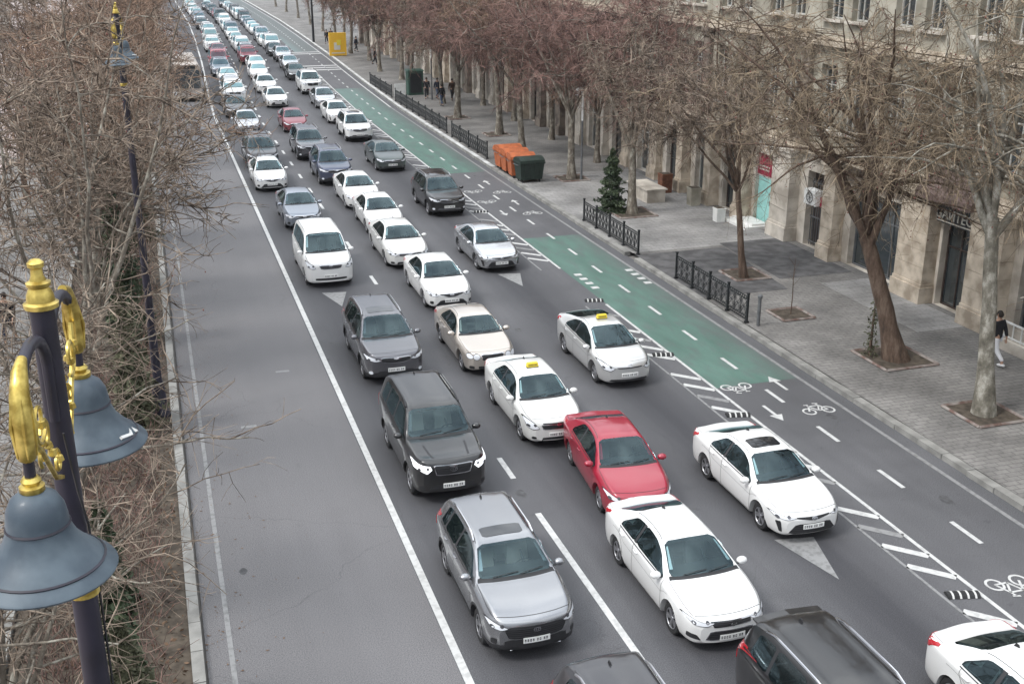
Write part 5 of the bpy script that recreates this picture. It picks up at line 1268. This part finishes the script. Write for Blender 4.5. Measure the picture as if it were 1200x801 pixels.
bell_lamp((-.58, 30.9, .1), 'second two-headed lamp, half hidden among the bare left trees', R(-6))
0 and bell_lamp((-.6, 56, .1), 'third two-headed lamp, deep among the tan twigs of the left row', R(-6))
0 and bell_lamp((-.6, 81, .1), 'fourth and farthest two-headed lamp of the left row', R(-6))
bpy.data.objects.remove if False else None
# ------------------------------------------------------------ ornate railings on the right kerb
mat('railing_black', (.016, .018, .020), .5, var=.2)
def railing(y0, y1, x, lab, n, ornate=True):
    e = empty('railing', (x, y0, .13), lab, 'railing', 'black ornate railings along the right kerb'); L_ = y1-y0
    for k in range(n+1):
        g = MB(); yy_ = L_*k/n; g.box((0, yy_, .52), (.07, .07, 1.04)); g.box((0, yy_, 1.06), (.09, .09, .05)); g.box((0, yy_, .03), (.13, .13, .06)); g.build('post', 'railing_black', e)
    for k in range(n):
        a, b = L_*k/n+.04, L_*(k+1)/n-.04; g = MB(); m_ = (a+b)/2; w_ = b-a
        for z in (.12, .22, .84, .94): g.box((0, m_, z), (.035, w_, .03))
        c_ = max(2, int(w_/.34)); s_ = w_/c_
        for q in range(c_):
            yc = a+s_*(q+.5); r_ = s_*.40
            if ornate:
                for zc, rr in ((.40, r_), (.66, r_)): g.tube([(0, yc+rr*math.cos(t), zc+rr*.85*math.sin(t)) for t in [i*math.pi/5 for i in range(11)]], .013, 4, cap=False)
                g.tube([(0, a+s_*q, .22), (0, yc, .53), (0, a+s_*(q+1), .84)], .012, 4); g.tube([(0, a+s_*q, .84), (0, yc, .53), (0, a+s_*(q+1), .22)], .012, 4)
            g.box((0, a+s_*q, .53), (.02, .02, .62))
            if not ornate: g.box((0, yc, .53), (.02, .02, .62)); g.box((0, yc-s_*.25, .53), (.018, .018, .62)); g.box((0, yc+s_*.25, .53), (.018, .018, .62))
        for z in (.17, .89):
            for q in range(c_*3): g.box((0, a+w_*(q+.5)/(c_*3), z), (.018, .02, .07))
        g.build('panel', 'railing_black', e)
railing(33.1, 38.8, 19.12, 'nearest ornate black railing, ending by the crooked tree', 4)
railing(42.5, 48.9, 19.12, 'ornate black railing in front of the dark conifer', 4)
railing(65.6, 74.0, 19.25, 'black railing just past the orange containers', 4)
railing(75.6, 92.4, 19.3, 'longest black railing beside the group of walkers', 8)
railing(94.8, 104.4, 19.5, 'farthest black railing on the right kerb', 4)
# grey stub post at the near railing's end
g = MB(); g.lathe([(.06, 0), (.06, .98), (.085, 1.0), (.085, 1.08), (.05, 1.12), (0, 1.12)], 12); g.build('bollard', 'grey_metal', None, 40, label='grey post with a pale cap at the end of the nearest railing', cat='bollard', loc=(19.35, 32.7, .13))
# ------------------------------------------------------------ rubbish containers
mat('bin_orange', (.42, .115, .04), .55, var=.2, scale=3); mat('bin_green', (.018, .032, .025), .55, var=.2, scale=3)
def container(x, y, m, lab, rz=0, lid=None):
    e = empty('rubbish_container', (x, y, .13 if x > 19.6 else .13), lab, 'container', 'wheeled rubbish containers by the kerb', rz)
    g = MB(); n = 6
    g.add([(-.62, -.40, .16), (.62, -.40, .16), (.62, .40, .16), (-.62, .40, .16), (-.70, -.55, 1.12), (.70, -.55, 1.12), (.70, .55, 1.12), (-.70, .55, 1.12)], [(3, 2, 1, 0), (4, 5, 6, 7), (0, 1, 5, 4), (1, 2, 6, 5), (2, 3, 7, 6), (3, 0, 4, 7)])
    g.box((0, 0, 1.10), (1.48, 1.18, .07))
    for q in (-.42, -.14, .14, .42): g.box((q, -.475, .62), (.05, .06, .86), rx=.155); g.box((q, .475, .62), (.05, .06, .86), rx=-.155)
    g.build('body', m, e)
    g = MB(); prof = [(-.56, 1.14), (-.54, 1.24), (-.30, 1.36), (.0, 1.40), (.30, 1.36), (.54, 1.24), (.56, 1.14)]
    vs = [(s_*.72, a, b) for s_ in (-1, 1) for a, b in prof]; k = len(prof); g.add(vs, [(i, i+1, k+i+1, k+i) for i in range(k-1)]+[tuple(range(k)), tuple(range(k, 2*k))[::-1]]); g.build('lid', lid or m, e, 50)
    for sx in (-1, 1):
        for sy in (-1, 1): g = MB(); g.lathe([(0, -.025), (.09, -.025), (.09, .025), (0, .025)], 12, 0, Matrix.Translation((sx*.5, sy*.32, .09)) @ Matrix.Rotation(math.pi/2, 4, 'Y')); g.build('wheel', 'rubber', e, 40)
    for sx in (-1, 1): g = MB(); g.tube([(sx*.70, -.35, .98), (sx*.79, -.35, .98), (sx*.79, .35, .98), (sx*.70, .35, .98)], .02, 5); g.build('handle', 'grey_metal', e)
container(19.55, 58.45, 'bin_green', 'dark green container, nearest of the row by the kerb', R(3))
for i, (y, l) in enumerate(((59.75, 'orange container right behind the dark green one'), (61.1, 'middle one of the three orange containers'), (62.45, 'farthest of the three orange containers'))): container(19.5+.04*i, y, 'bin_orange', l, R(-4+4*i))
# rubber lane separators
mat('sep_white', (.55, .55, .53), .6)
for i, (x, y) in enumerate(((14.98, 16.4), (15.05, 26.15), (15.1, 31.3), (15.1, 37.4), (15.1, 52.6))):
    e = empty('lane_separator', (x, y, .008), ['black and white rubber bump nearest the camera on the striped buffer', 'black and white rubber bump behind the white saloon with the sunroof', 'black and white rubber bump beside the silver taxi bonnet', 'rubber bump at the start of the near striped buffer', 'farthest rubber bump, by the cycle symbols'][i], 'separator', 'rubber separators on the striped buffer', R(-14)); g = MB()
    pr = [(-.17, 0), (-.12, .05), (-.05, .075), (.05, .075), (.12, .05), (.17, 0)]; k = len(pr); vs = [(s_*.34, a*.8, b) for s_ in (-1, 1) for a, b in pr]
    g.add(vs, [(j, j+1, k+j+1, k+j) for j in range(k-1)]+[tuple(range(k))[::-1], tuple(range(k, 2*k))]); g.build('body', 'rubber', e); g = MB()
    for q in range(4):
        xx = -.24+q*.16; vs = [(xx+s_*.022, a*.8*1.02, b+.006) for s_ in (-1, 1) for a, b in pr]; g.add(vs, [(j, j+1, k+j+1, k+j) for j in range(k-1)])
    g.build('stripes', 'sep_white', e)
# white curved lamp of the right pavement
def white_lamp(x, y, lab):
    e = empty('pavement_lamp', (x, y, .13), lab, 'street lamp', 'white headed pavement lamps', R(200)); g = MB(); g.tube([(0, 0, 0), (0, 0, .5), (0, 0, 3.4)], [.09, .06, .05], 10); g.build('post', 'grey_metal', e, 40)
    g = MB(); g.tube([(0, 0, 3.3), (0, 0, 4.7), (.06, 0, 4.95), (.22, 0, 5.05), (.38, 0, 4.98), (.42, 0, 4.80)], [.06, .07, .08, .09, .10, .13], 10); g.build('curved_head', 'white_paint', e, 50)
    g = MB(); g.lathe([(.12, 0), (.10, -.08), (0, -.12)], 10, 0, Matrix.Translation((.42, 0, 4.78))); g.build('globe', 'lamp_lens', e, 50)
white_lamp(22.35, 57.7, 'white curved lamp head on a post beside the tree near the containers'); white_lamp(22.4, 92.5, 'white curved lamp head among the walkers further along')
# tall dark mast with small signs at the far crossing
e = empty('signal_mast', (19.9+bend(150)*.0+1.0, 150, .1), 'tall dark mast with a small blue board at the far crossing', 'mast'); g = MB(); g.tube([(0, 0, 0), (0, 0, 9.5)], [.16, .10], 10); g.build('post', 'railing_black', e)
mat('sign_blue', (.05, .13, .35), .5); g = MB(); g.box((-.5, -.1, 6.0), (.9, .05, .9)); g.build('board', 'sign_blue', e); g = MB(); g.box((-.5, -.13, 6.0), (.4, .02, .5)); g.build('board_mark', 'white_paint', e)
# yellow stand far away
mat('stand_yellow', (.80, .46, .03), .5)
e = empty('yellow_stand', (21.0, 131.5, .13), 'yellow advertising stand on the pavement under far trees', 'stand'); g = MB(); g.box((0, 0, 1.3), (1.9, .5, 2.5)); g.build('body', 'stand_yellow', e); g = MB(); g.box((-.1, -.26, 1.1), (.7, .03, .8)); g.box((0, -.26, .35), (1.5, .03, .12)); g.build('panel', 'ivory', e)
g = MB(); g.box((.1, -.285, 1.5), (.5, .02, .6)); g.build('panel_mark', 'taxi_yellow', e)
mat('kiosk_green', (.03, .075, .055), .6, var=.2)
e = empty('kiosk', (21.8, 96.2, .13), 'dark green cabinet left of the walkers', 'cabinet'); g = MB(); g.box((0, 0, 1.0), (1.3, 1.0, 2.0)); g.build('body', 'kiosk_green', e); g = MB(); g.box((0, 0, 2.05), (1.45, 1.15, .12), taper=.9); g.build('roof', 'kiosk_green', e); g = MB(); g.box((0, -.51, 1.0), (1.0, .03, 1.6)); g.build('door', 'railing_black', e)
e = empty('notice_board', (19.95, 93.6, .13), 'pale board standing in the gap between the two far railings', 'board'); g = MB(); g.box((0, 0, .75), (.9, .08, 1.0)); g.build('board', 'white_paint', e); g = MB()
for q in (-.4, .4): g.box((q, .05, .6), (.06, .06, 1.2))
g.build('legs', 'grey_metal', e)
# ------------------------------------------------------------ people
mat('skin', (.38, .23, .16), .6); mat('hair_dark', (.02, .014, .01), .7); mat('cloth_black', (.014, .014, .017), .9, bump=.3); mat('cloth_navy', (.02, .025, .045), .9); mat('cloth_brown', (.07, .045, .035), .9); mat('trousers_white', (.62, .62, .64), .85); mat('jeans', (.05, .07, .11), .9); mat('cloth_green', (.04, .07, .05), .9); mat('shoe', (.05, .05, .05), .6); mat('shoe_white', (.6, .6, .6), .6); mat('bag', (.09, .05, .04), .7)
def skin_mesh(verts, edges, rad, lvl=2, root=0):
    me = bpy.data.meshes.new('t'); me.from_pydata(verts, edges, []); o = bpy.data.objects.new('t', me); COL.objects.link(o)
    o.modifiers.new('s', 'SKIN'); sv = me.skin_vertices[0].data if me.skin_vertices else None
    if sv is None:
        bm = bmesh.new(); bm.from_mesh(me); bm.verts.layers.skin.verify(); bm.to_mesh(me); bm.free(); sv = me.skin_vertices[0].data
    for i, r_ in enumerate(rad): sv[i].radius = (r_, r_) if not isinstance(r_, tuple) else r_; sv[i].use_root = (i == root)
    sb = o.modifiers.new('d', 'SUBSURF'); sb.levels = lvl; dg = bpy.context.evaluated_depsgraph_get(); dg.update()
    out = bpy.data.meshes.new_from_object(o.evaluated_get(dg)); bpy.data.objects.remove(o)
    for p in out.polygons: p.use_smooth = True
    return out
def person(x, y, rz, lab, top='cloth_black', legs='jeans', stride=.28, hair='hair_dark', group=None, bag=False, shoe='shoe', z=.13, h=1.0, arms=.22, long=False):
    e = empty('person', (x, y, z), lab, 'person', group, rz); e.scale = (h, h, h)
    s_ = stride; V = [(0, 0, .95), (0, .01, 1.15), (0, 0, 1.36), (0, .01, 1.50), (0, .02, 1.62), (0, .02, 1.72)]; E_ = [(0, 1), (1, 2), (2, 3), (3, 4), (4, 5)]; rd = [(.155, .11), (.145, .105), (.17, .105), (.055, .055), (.075, .09), (.06, .07)]
    for sg in (-1, 1):
        b = len(V); f = sg*s_
        V += [(sg*.09, f*.12, .88), (sg*.095, f*.55+.04, .50), (sg*.095, f*1.0-(.10 if f < 0 else 0), .10+(.07 if f < 0 else 0)), (sg*.10, f*1.0+.12-(.08 if f < 0 else 0), .04+(.02 if f < 0 else 0))]; E_ += [(0, b), (b, b+1), (b+1, b+2), (b+2, b+3)]; rd += [(.10, .10), (.062, .065), (.042, .045), (.04, .035)]
        b = len(V); a_ = -f*arms/.28
        V += [(sg*.19, 0, 1.40), (sg*.235, a_*.35-.02, 1.12), (sg*.24, a_*.95+.06, .90), (sg*.235, a_*1.1+.09, .83), (sg*.23, a_*1.15+.10, .76)]; E_ += [(2, b), (b, b+1), (b+1, b+2), (b+2, b+3), (b+3, b+4)]; rd += [(.065, .065), (.046, .046), (.034, .034), (.032, .018), (.024, .013)]
    body = link('body', skin_mesh(V, E_, rd), e); body.data.materials.append(M['skin'])
    # fingers and thumb
    g = MB()
    for sg in (-1, 1):
        a_ = -(sg*s_)*arms/.28; hx, hy, hz = sg*.235, a_*1.12+.095, .80
        for k in range(4): g.tube([(hx, hy-.03+k*.02, hz), (hx-sg*.004, hy-.03+k*.022, hz-.06), (hx-sg*.02, hy-.03+k*.022, hz-.085-.01*(k in (1, 2)))], [.010, .009, .006], 5)
        g.tube([(hx-sg*.01, hy+.03, hz+.03), (hx-sg*.02, hy+.055, hz), (hx-sg*.02, hy+.055, hz-.03)], [.011, .010, .007], 5)
    g.build('fingers', 'skin', body, 60)
    # jacket
    JV = [(0, 0, .84 if not long else .62), (0, .0, 1.0), (0, .01, 1.18), (0, 0, 1.36), (0, .01, 1.47)]; JE = [(0, 1), (1, 2), (2, 3), (3, 4)]; jr = [(.20, .145), (.19, .14), (.175, .135), (.195, .135), (.09, .08)]
    for sg in (-1, 1):
        a_ = -(sg*s_)*arms/.28; b = len(JV); JV += [(sg*.20, 0, 1.39), (sg*.24, a_*.35-.02, 1.12), (sg*.243, a_*.9+.05, .92)]; JE += [(3, b), (b, b+1), (b+1, b+2)]; jr += [(.085, .085), (.064, .064), (.052, .052)]
    link('jacket', skin_mesh(JV, JE, jr, root=3), e).data.materials.append(M[top])
    TV = [(0, 0, .97)]; TE = []; trr = [(.16, .12)]
    for sg in (-1, 1): f = sg*s_; b = len(TV); TV += [(sg*.09, f*.12, .86), (sg*.095, f*.55+.04, .50), (sg*.095, f*.97-(.10 if f < 0 else 0), .15+(.07 if f < 0 else 0))]; TE += [(0, b), (b, b+1), (b+1, b+2)]; trr += [(.115, .115), (.08, .082), (.062, .065)]
    link('trousers', skin_mesh(TV, TE, trr), e).data.materials.append(M[legs])
    for sg in (-1, 1):
        f = sg*s_; g = MB(); y0 = f*1.0-(.10 if f < 0 else 0); zz0 = .045+(.045 if f < 0 else 0)
        g.tube([(sg*.095, y0-.08, zz0+.01), (sg*.095, y0-.04, zz0+.02), (sg*.098, y0+.06, zz0+.01), (sg*.102, y0+.15, zz0-.005), (sg*.104, y0+.19, zz0-.01)], [.03, .052, .055, .045, .02], 8); g.build('shoe', shoe, e, 60)
    g = MB(); T = Matrix.Translation((0, .012, 1.665)) @ Matrix.Diagonal((.088, .108, .118, 1)); g.lathe([(0, 1), (.5, .86), (.86, .5), (1, 0), (.96, -.35)], 14, 0, T); g.lathe([(1.02, .1), (1.0, -.3), (.8, -.75), (.4, -.9)], 14, 0, Matrix.Translation((0, -.022, 1.665)) @ Matrix.Diagonal((.084, .085, .118, 1))); g.build('hair', hair, e, 60)
    g = MB()
    for sg in (-1, 1): g.lathe([(0, -1), (.8, -.5), (1, 0), (.8, .5), (0, 1)], 6, 0, Matrix.Translation((sg*.034, .108, 1.66)) @ Matrix.Scale(.012, 4))
    g.box((0, .095, 1.585), (.05, .02, .010)); g.build('eyes_and_mouth', 'hair_dark', e, 60)
    g = MB(); g.tube([(0, .105, 1.665), (0, .128, 1.63), (0, .108, 1.622)], [.010, .015, .010], 6)
    for sg in (-1, 1): g.tube([(sg*.083, .02, 1.675), (sg*.092, .01, 1.65), (sg*.083, .015, 1.62)], .012, 5)
    g.build('nose_and_ears', 'skin', e, 60)
    if bag: g = MB(); g.box((.26, -.02, .95), (.10, .28, .24), taper=.85); g.tube([(.26, -.1, 1.05), (.1, -.06, 1.5), (-.05, .1, 1.46)], .012, 4); g.build('shoulder_bag', 'bag', e)
    return e
person(24.55, 27.1, R(12), 'walker in a black jacket and white trousers half hidden by the near pale trunk', 'cloth_black', 'trousers_white', .30, shoe='shoe_white')
person(-5.2, 38.6, R(170), 'walker in dark clothes on the left pavement beyond the near lamp', 'cloth_black', 'cloth_navy', .22, bag=True, long=True)
pg = 'walkers on the right pavement behind the longest railing'
for i, (x, y, r_, t, l_, lb) in enumerate(((22.1, 93.1, 170, 'cloth_black', 'cloth_black', 'walker in all black next to the green cabinet'), (22.9, 92.6, 200, 'cloth_navy', 'jeans', 'walker in navy jacket in the middle of the group'), (22.2, 88.4, 20, 'cloth_black', 'jeans', 'walker in black jacket and blue jeans nearest in the group'), (23.9, 91.6, 185, 'cloth_brown', 'cloth_black', 'walker in brown coat at the right of the group'))): person(x, y, R(r_), lb, t, l_, .22, group=pg, long=(i == 3))
for i, (x, y, t, lb) in enumerate(((21.6, 147.5, 'cloth_black', 'dark figure at the far crossing by the mast'), (22.4, 149, 'cloth_brown', 'brown coated figure at the far crossing'), (20.6, 131.8, 'cloth_black', 'dark figure at the left side of the yellow stand'), (23.3, 136, 'cloth_navy', 'navy figure behind the yellow stand'), (22.6, 121, 'cloth_black', 'dark figure under the tree before the yellow stand'))): person(x+.6, y, R(160+i*23), lb, t, 'cloth_black', .2, group='far walkers on the right pavement')
# ------------------------------------------------------------ the queue (x = car centre, y = front bumper)
Q = 'cars queueing along the avenue'
mat('headlamp_on', (.95, .97, 1.0), .2, emis=.9)
car('suv' if False else 'cross', 5.87, 16.95, 'steel', 'steel grey compact SUV with sunroof, silver rails and a wide black grille', 'SUV', swap={'roof_rail': 'chrome'})
car('cruze', 9.5, 16.1, 'white', 'white saloon right behind the black people carrier')
car('accent', 10.1, 21.15, 'red', 'bright crimson red saloon', rz=math.pi-.09)
car('corolla', 13.2, 19.25, 'white', 'white saloon with a dark sunroof, alone in the right lane', sunroof=True)
car('prado', 6.0, 23.45, 'black', 'black boxy off-roader with chrome framed grille and pale licence plate', 'SUV', swap={'headlight': 'headlamp_on', 'roof_rail': 'dark_trim'})
car('cobalt', 9.45, 25.65, 'pearl', 'white taxi saloon with a yellow roof sign, behind the red saloon')
car('prius', 12.92, 28.95, 'palesilver', 'silver liftback taxi with a small yellow roof sign')
car('sorento', 6.3, 31.35, 'grey', 'dark grey SUV with glossy roof panel following the black off-roader', 'SUV')
car('merc', 9.3, 31.2, 'beige', 'beige saloon with round twin headlamps')
car('corolla_old', 9.72, 37.75, 'white', 'white saloon just behind the beige saloon')
car('camry', 9.5, 43.6, 'pearl', 'white saloon with dark roof edge and bright chrome grille, beside the white van')
car('corolla_old', 9.75, 49.3, 'white', 'white saloon second of the three white ones nose to tail')
car('camry', 9.7, 54.6, 'white', 'white saloon last of the three white ones, behind the navy fronted SUV gap')
car('van', 6.02, 42.0, 'white', 'white people van with a short bonnet', 'van', 'van')
car('corolla_old', 6.3, 51.5, 'bluegrey', 'blue grey saloon directly behind the white van')
car('corolla_old', 5.8, 60.4, 'white', 'white saloon close to the long white line, behind the blue grey saloon')
car('sorento', 6.0, 66.6, 'graphite', 'dark grey SUV hidden behind the white saloon by the line', 'SUV')
car('cruze', 6.3, 79.5, 'silver', 'silver saloon seen through twigs at the line')
car('corolla', 12.92, 42.0, 'silver', 'silver saloon beside the striped buffer, just ahead of the black SUV')
car('santafe', 13.35, 52.0, 'black', 'black SUV with a glass roof next to the cycle symbols', 'SUV')
car('camry', 13.05, 63.8, 'darkgreen', 'dark greenish black saloon behind the black SUV')
car('sorento', 9.35, 60.9, 'blue', 'navy SUV with pale bonnet reflections in the middle lane', 'SUV')
car('sorento', 9.15, 68.6, 'grey', 'grey SUV in the middle lane behind the navy one', 'SUV')
car('accent', 9.55, 79.4, 'maroon', 'dark red saloon in the middle lane')
car('santafe', 13.1, 74.4, 'white', 'white SUV in the right lane behind the dark green saloon', 'SUV')
car('corolla', 13.15, 82.5, 'white', 'white saloon in the right lane, second behind the dark green one')
car('prius', 13.2, 90.5, 'silver', 'silver car third behind the dark green one in the right lane', taxi=False)
car('prado', 13.1, 99.3, 'white', 'tall white off-roader in the right lane', 'SUV')
car('corolla', 9.5, 92, 'white', 'white saloon in the middle lane behind the dark red one')
car('camry', 9.4, 101.2, 'white', 'white saloon in the middle lane, second behind the dark red one')
car('cruze', 6.1, 87.5, 'graphite', 'dark saloon at the line behind the silver saloon in twigs')
rq = random.Random(12)
KINDS = ['corolla', 'camry', 'cruze', 'santafe', 'cross', 'corolla_old', 'accent', 'van', 'prado']; cl = ['white']*9+['silver', 'silver', 'grey', 'graphite', 'black', 'pearl', 'pearl', 'bluegrey', 'maroon']
far_lab = {'white': 'small white', 'pearl': 'small cream white', 'silver': 'small silver', 'grey': 'small grey', 'graphite': 'small charcoal', 'black': 'small black', 'bluegrey': 'small blue grey', 'maroon': 'small dark red', 'red': 'small bright pinkish red'}
lanes = {6.25: ('left', [95, 101.5, 108.2, 115, 122]), 9.45: ('middle', [111.5, 118.5, 125.8, 132.8]), 13.0: ('right', [110, 118.5, 127.2])}
for lx, (ln, ys_) in lanes.items():
    y = ys_[-1]
    while y < 232: y += rq.uniform(5.6, 6.8); ys_.append(y)
    for y in ys_:
        c_ = rq.choice(cl); k_ = rq.choice(KINDS)
        if ln == 'left' and abs(y-122) < .1: c_ = 'red'
        P_ = SPECS[k_]; noun = {'sedan': 'saloon', 'suv': 'SUV'}[P_['style']] if k_ != 'van' else 'van'
        car(k_, lx+rq.uniform(-.25, .25), y, c_, f'{far_lab[c_]} {noun} in the far {ln} lane of the queue', {'saloon': 'car', 'SUV': 'SUV', 'van': 'van'}[noun], name='van' if k_ == 'van' else None, full=False, group=f'{far_lab[c_]} {noun}s in the far {ln} lane')
# three cars cut by the lower edge, further ahead in the queue
car('sorento', 6.2, 10.3, 'graphite', 'dark glossy roofed SUV cut by the bottom edge ahead of the steel grey SUV', 'SUV')
car('mpv', 9.8, 10.15, 'black', 'black people carrier with silver roof rails and rear spoiler at the bottom edge', 'SUV', swap={'roof_rail': 'chrome'})
car('cruze', 13.15, 9.75, 'white', 'white saloon seen from behind at the bottom right corner', sunroof=False)
# bus coming the other way behind the twigs
mat('bus_body', (.42, .37, .33), .45, var=.08); mat('bus_red', (.40, .36, .31), .5)
e = empty('bus', (3.0, 98, 0), 'pale bus with a large dark windscreen in the left lane behind twigs', 'bus', None, math.pi)
g = MB(); pr = [(-1.25, .35), (1.25, .35), (1.25, 2.75), (1.1, 3.0), (-1.1, 3.0), (-1.25, 2.75)]; n = 6
vs = [(x, 0.0, z) for x, z in pr]+[(x, -11.0, z) for x, z in pr]; g.add(vs, [tuple(range(n)), tuple(range(n, 2*n))[::-1]]+[(i, (i+1) % n, n+(i+1) % n, n+i) for i in range(n)]); g.box((0, -5.5, 3.1), (1.8, 6, .2)); g.build('body', 'bus_body', e)
g = MB(); g.box((0, .02, 1.85), (2.3, .06, 1.45)); g.build('windshield', 'window_glass', e)
g = MB(); g.box((0, .03, 2.8), (1.7, .06, .26)); g.build('destination_display', 'black_plastic', e)
for sg in (-1, 1):
    g = MB(); g.box((sg*1.255, -5.5, 1.9), (.03, 10, 1.1)); g.build('side_window', 'window_glass', e)
    g = MB(); g.box((sg*.95, .03, .75), (.35, .05, .2)); g.build('headlight', 'lamp_lens', e)
    g = MB(); g.tube([(sg*1.2, 0, 2.6), (sg*1.42, .25, 2.5), (sg*1.42, .25, 2.1)], [.03, .03, .09], 6); g.build('side_mirror', 'black_plastic', e)
    for yy_ in (-2.4, -8.2): g = MB(); g.lathe([(0, -.14), (.46, -.14), (.48, 0), (.46, .14), (0, .14)], 18, 0, Matrix.Translation((sg*1.13, yy_, .48)) @ Matrix.Rotation(math.pi/2, 4, 'Y')); g.build('wheel', 'rubber', e, 40)
g = MB(); g.box((0, .03, .45), (2.45, .1, .18)); g.build('bumper', 'bus_red', e)

# thin winter haze over the whole avenue
hz = bpy.data.materials.new('haze_air'); hz.use_nodes = True; t = hz.node_tree; t.nodes.clear(); o_ = t.nodes.new('ShaderNodeOutputMaterial'); v_ = t.nodes.new('ShaderNodeVolumePrincipled')
v_.inputs['Color'].default_value = (.93, .95, 1, 1); v_.inputs['Density'].default_value = .00016; v_.inputs['Anisotropy'].default_value = .3; t.links.new(v_.outputs[0], o_.inputs['Volume'])
M['haze_air'] = hz; g = MB(); g.box((0, 0, 9), (1900, 1900, 22)); h_ = g.build('haze', 'haze_air', None, None, label='thin pale winter haze over the avenue', cat='haze', kind='stuff')
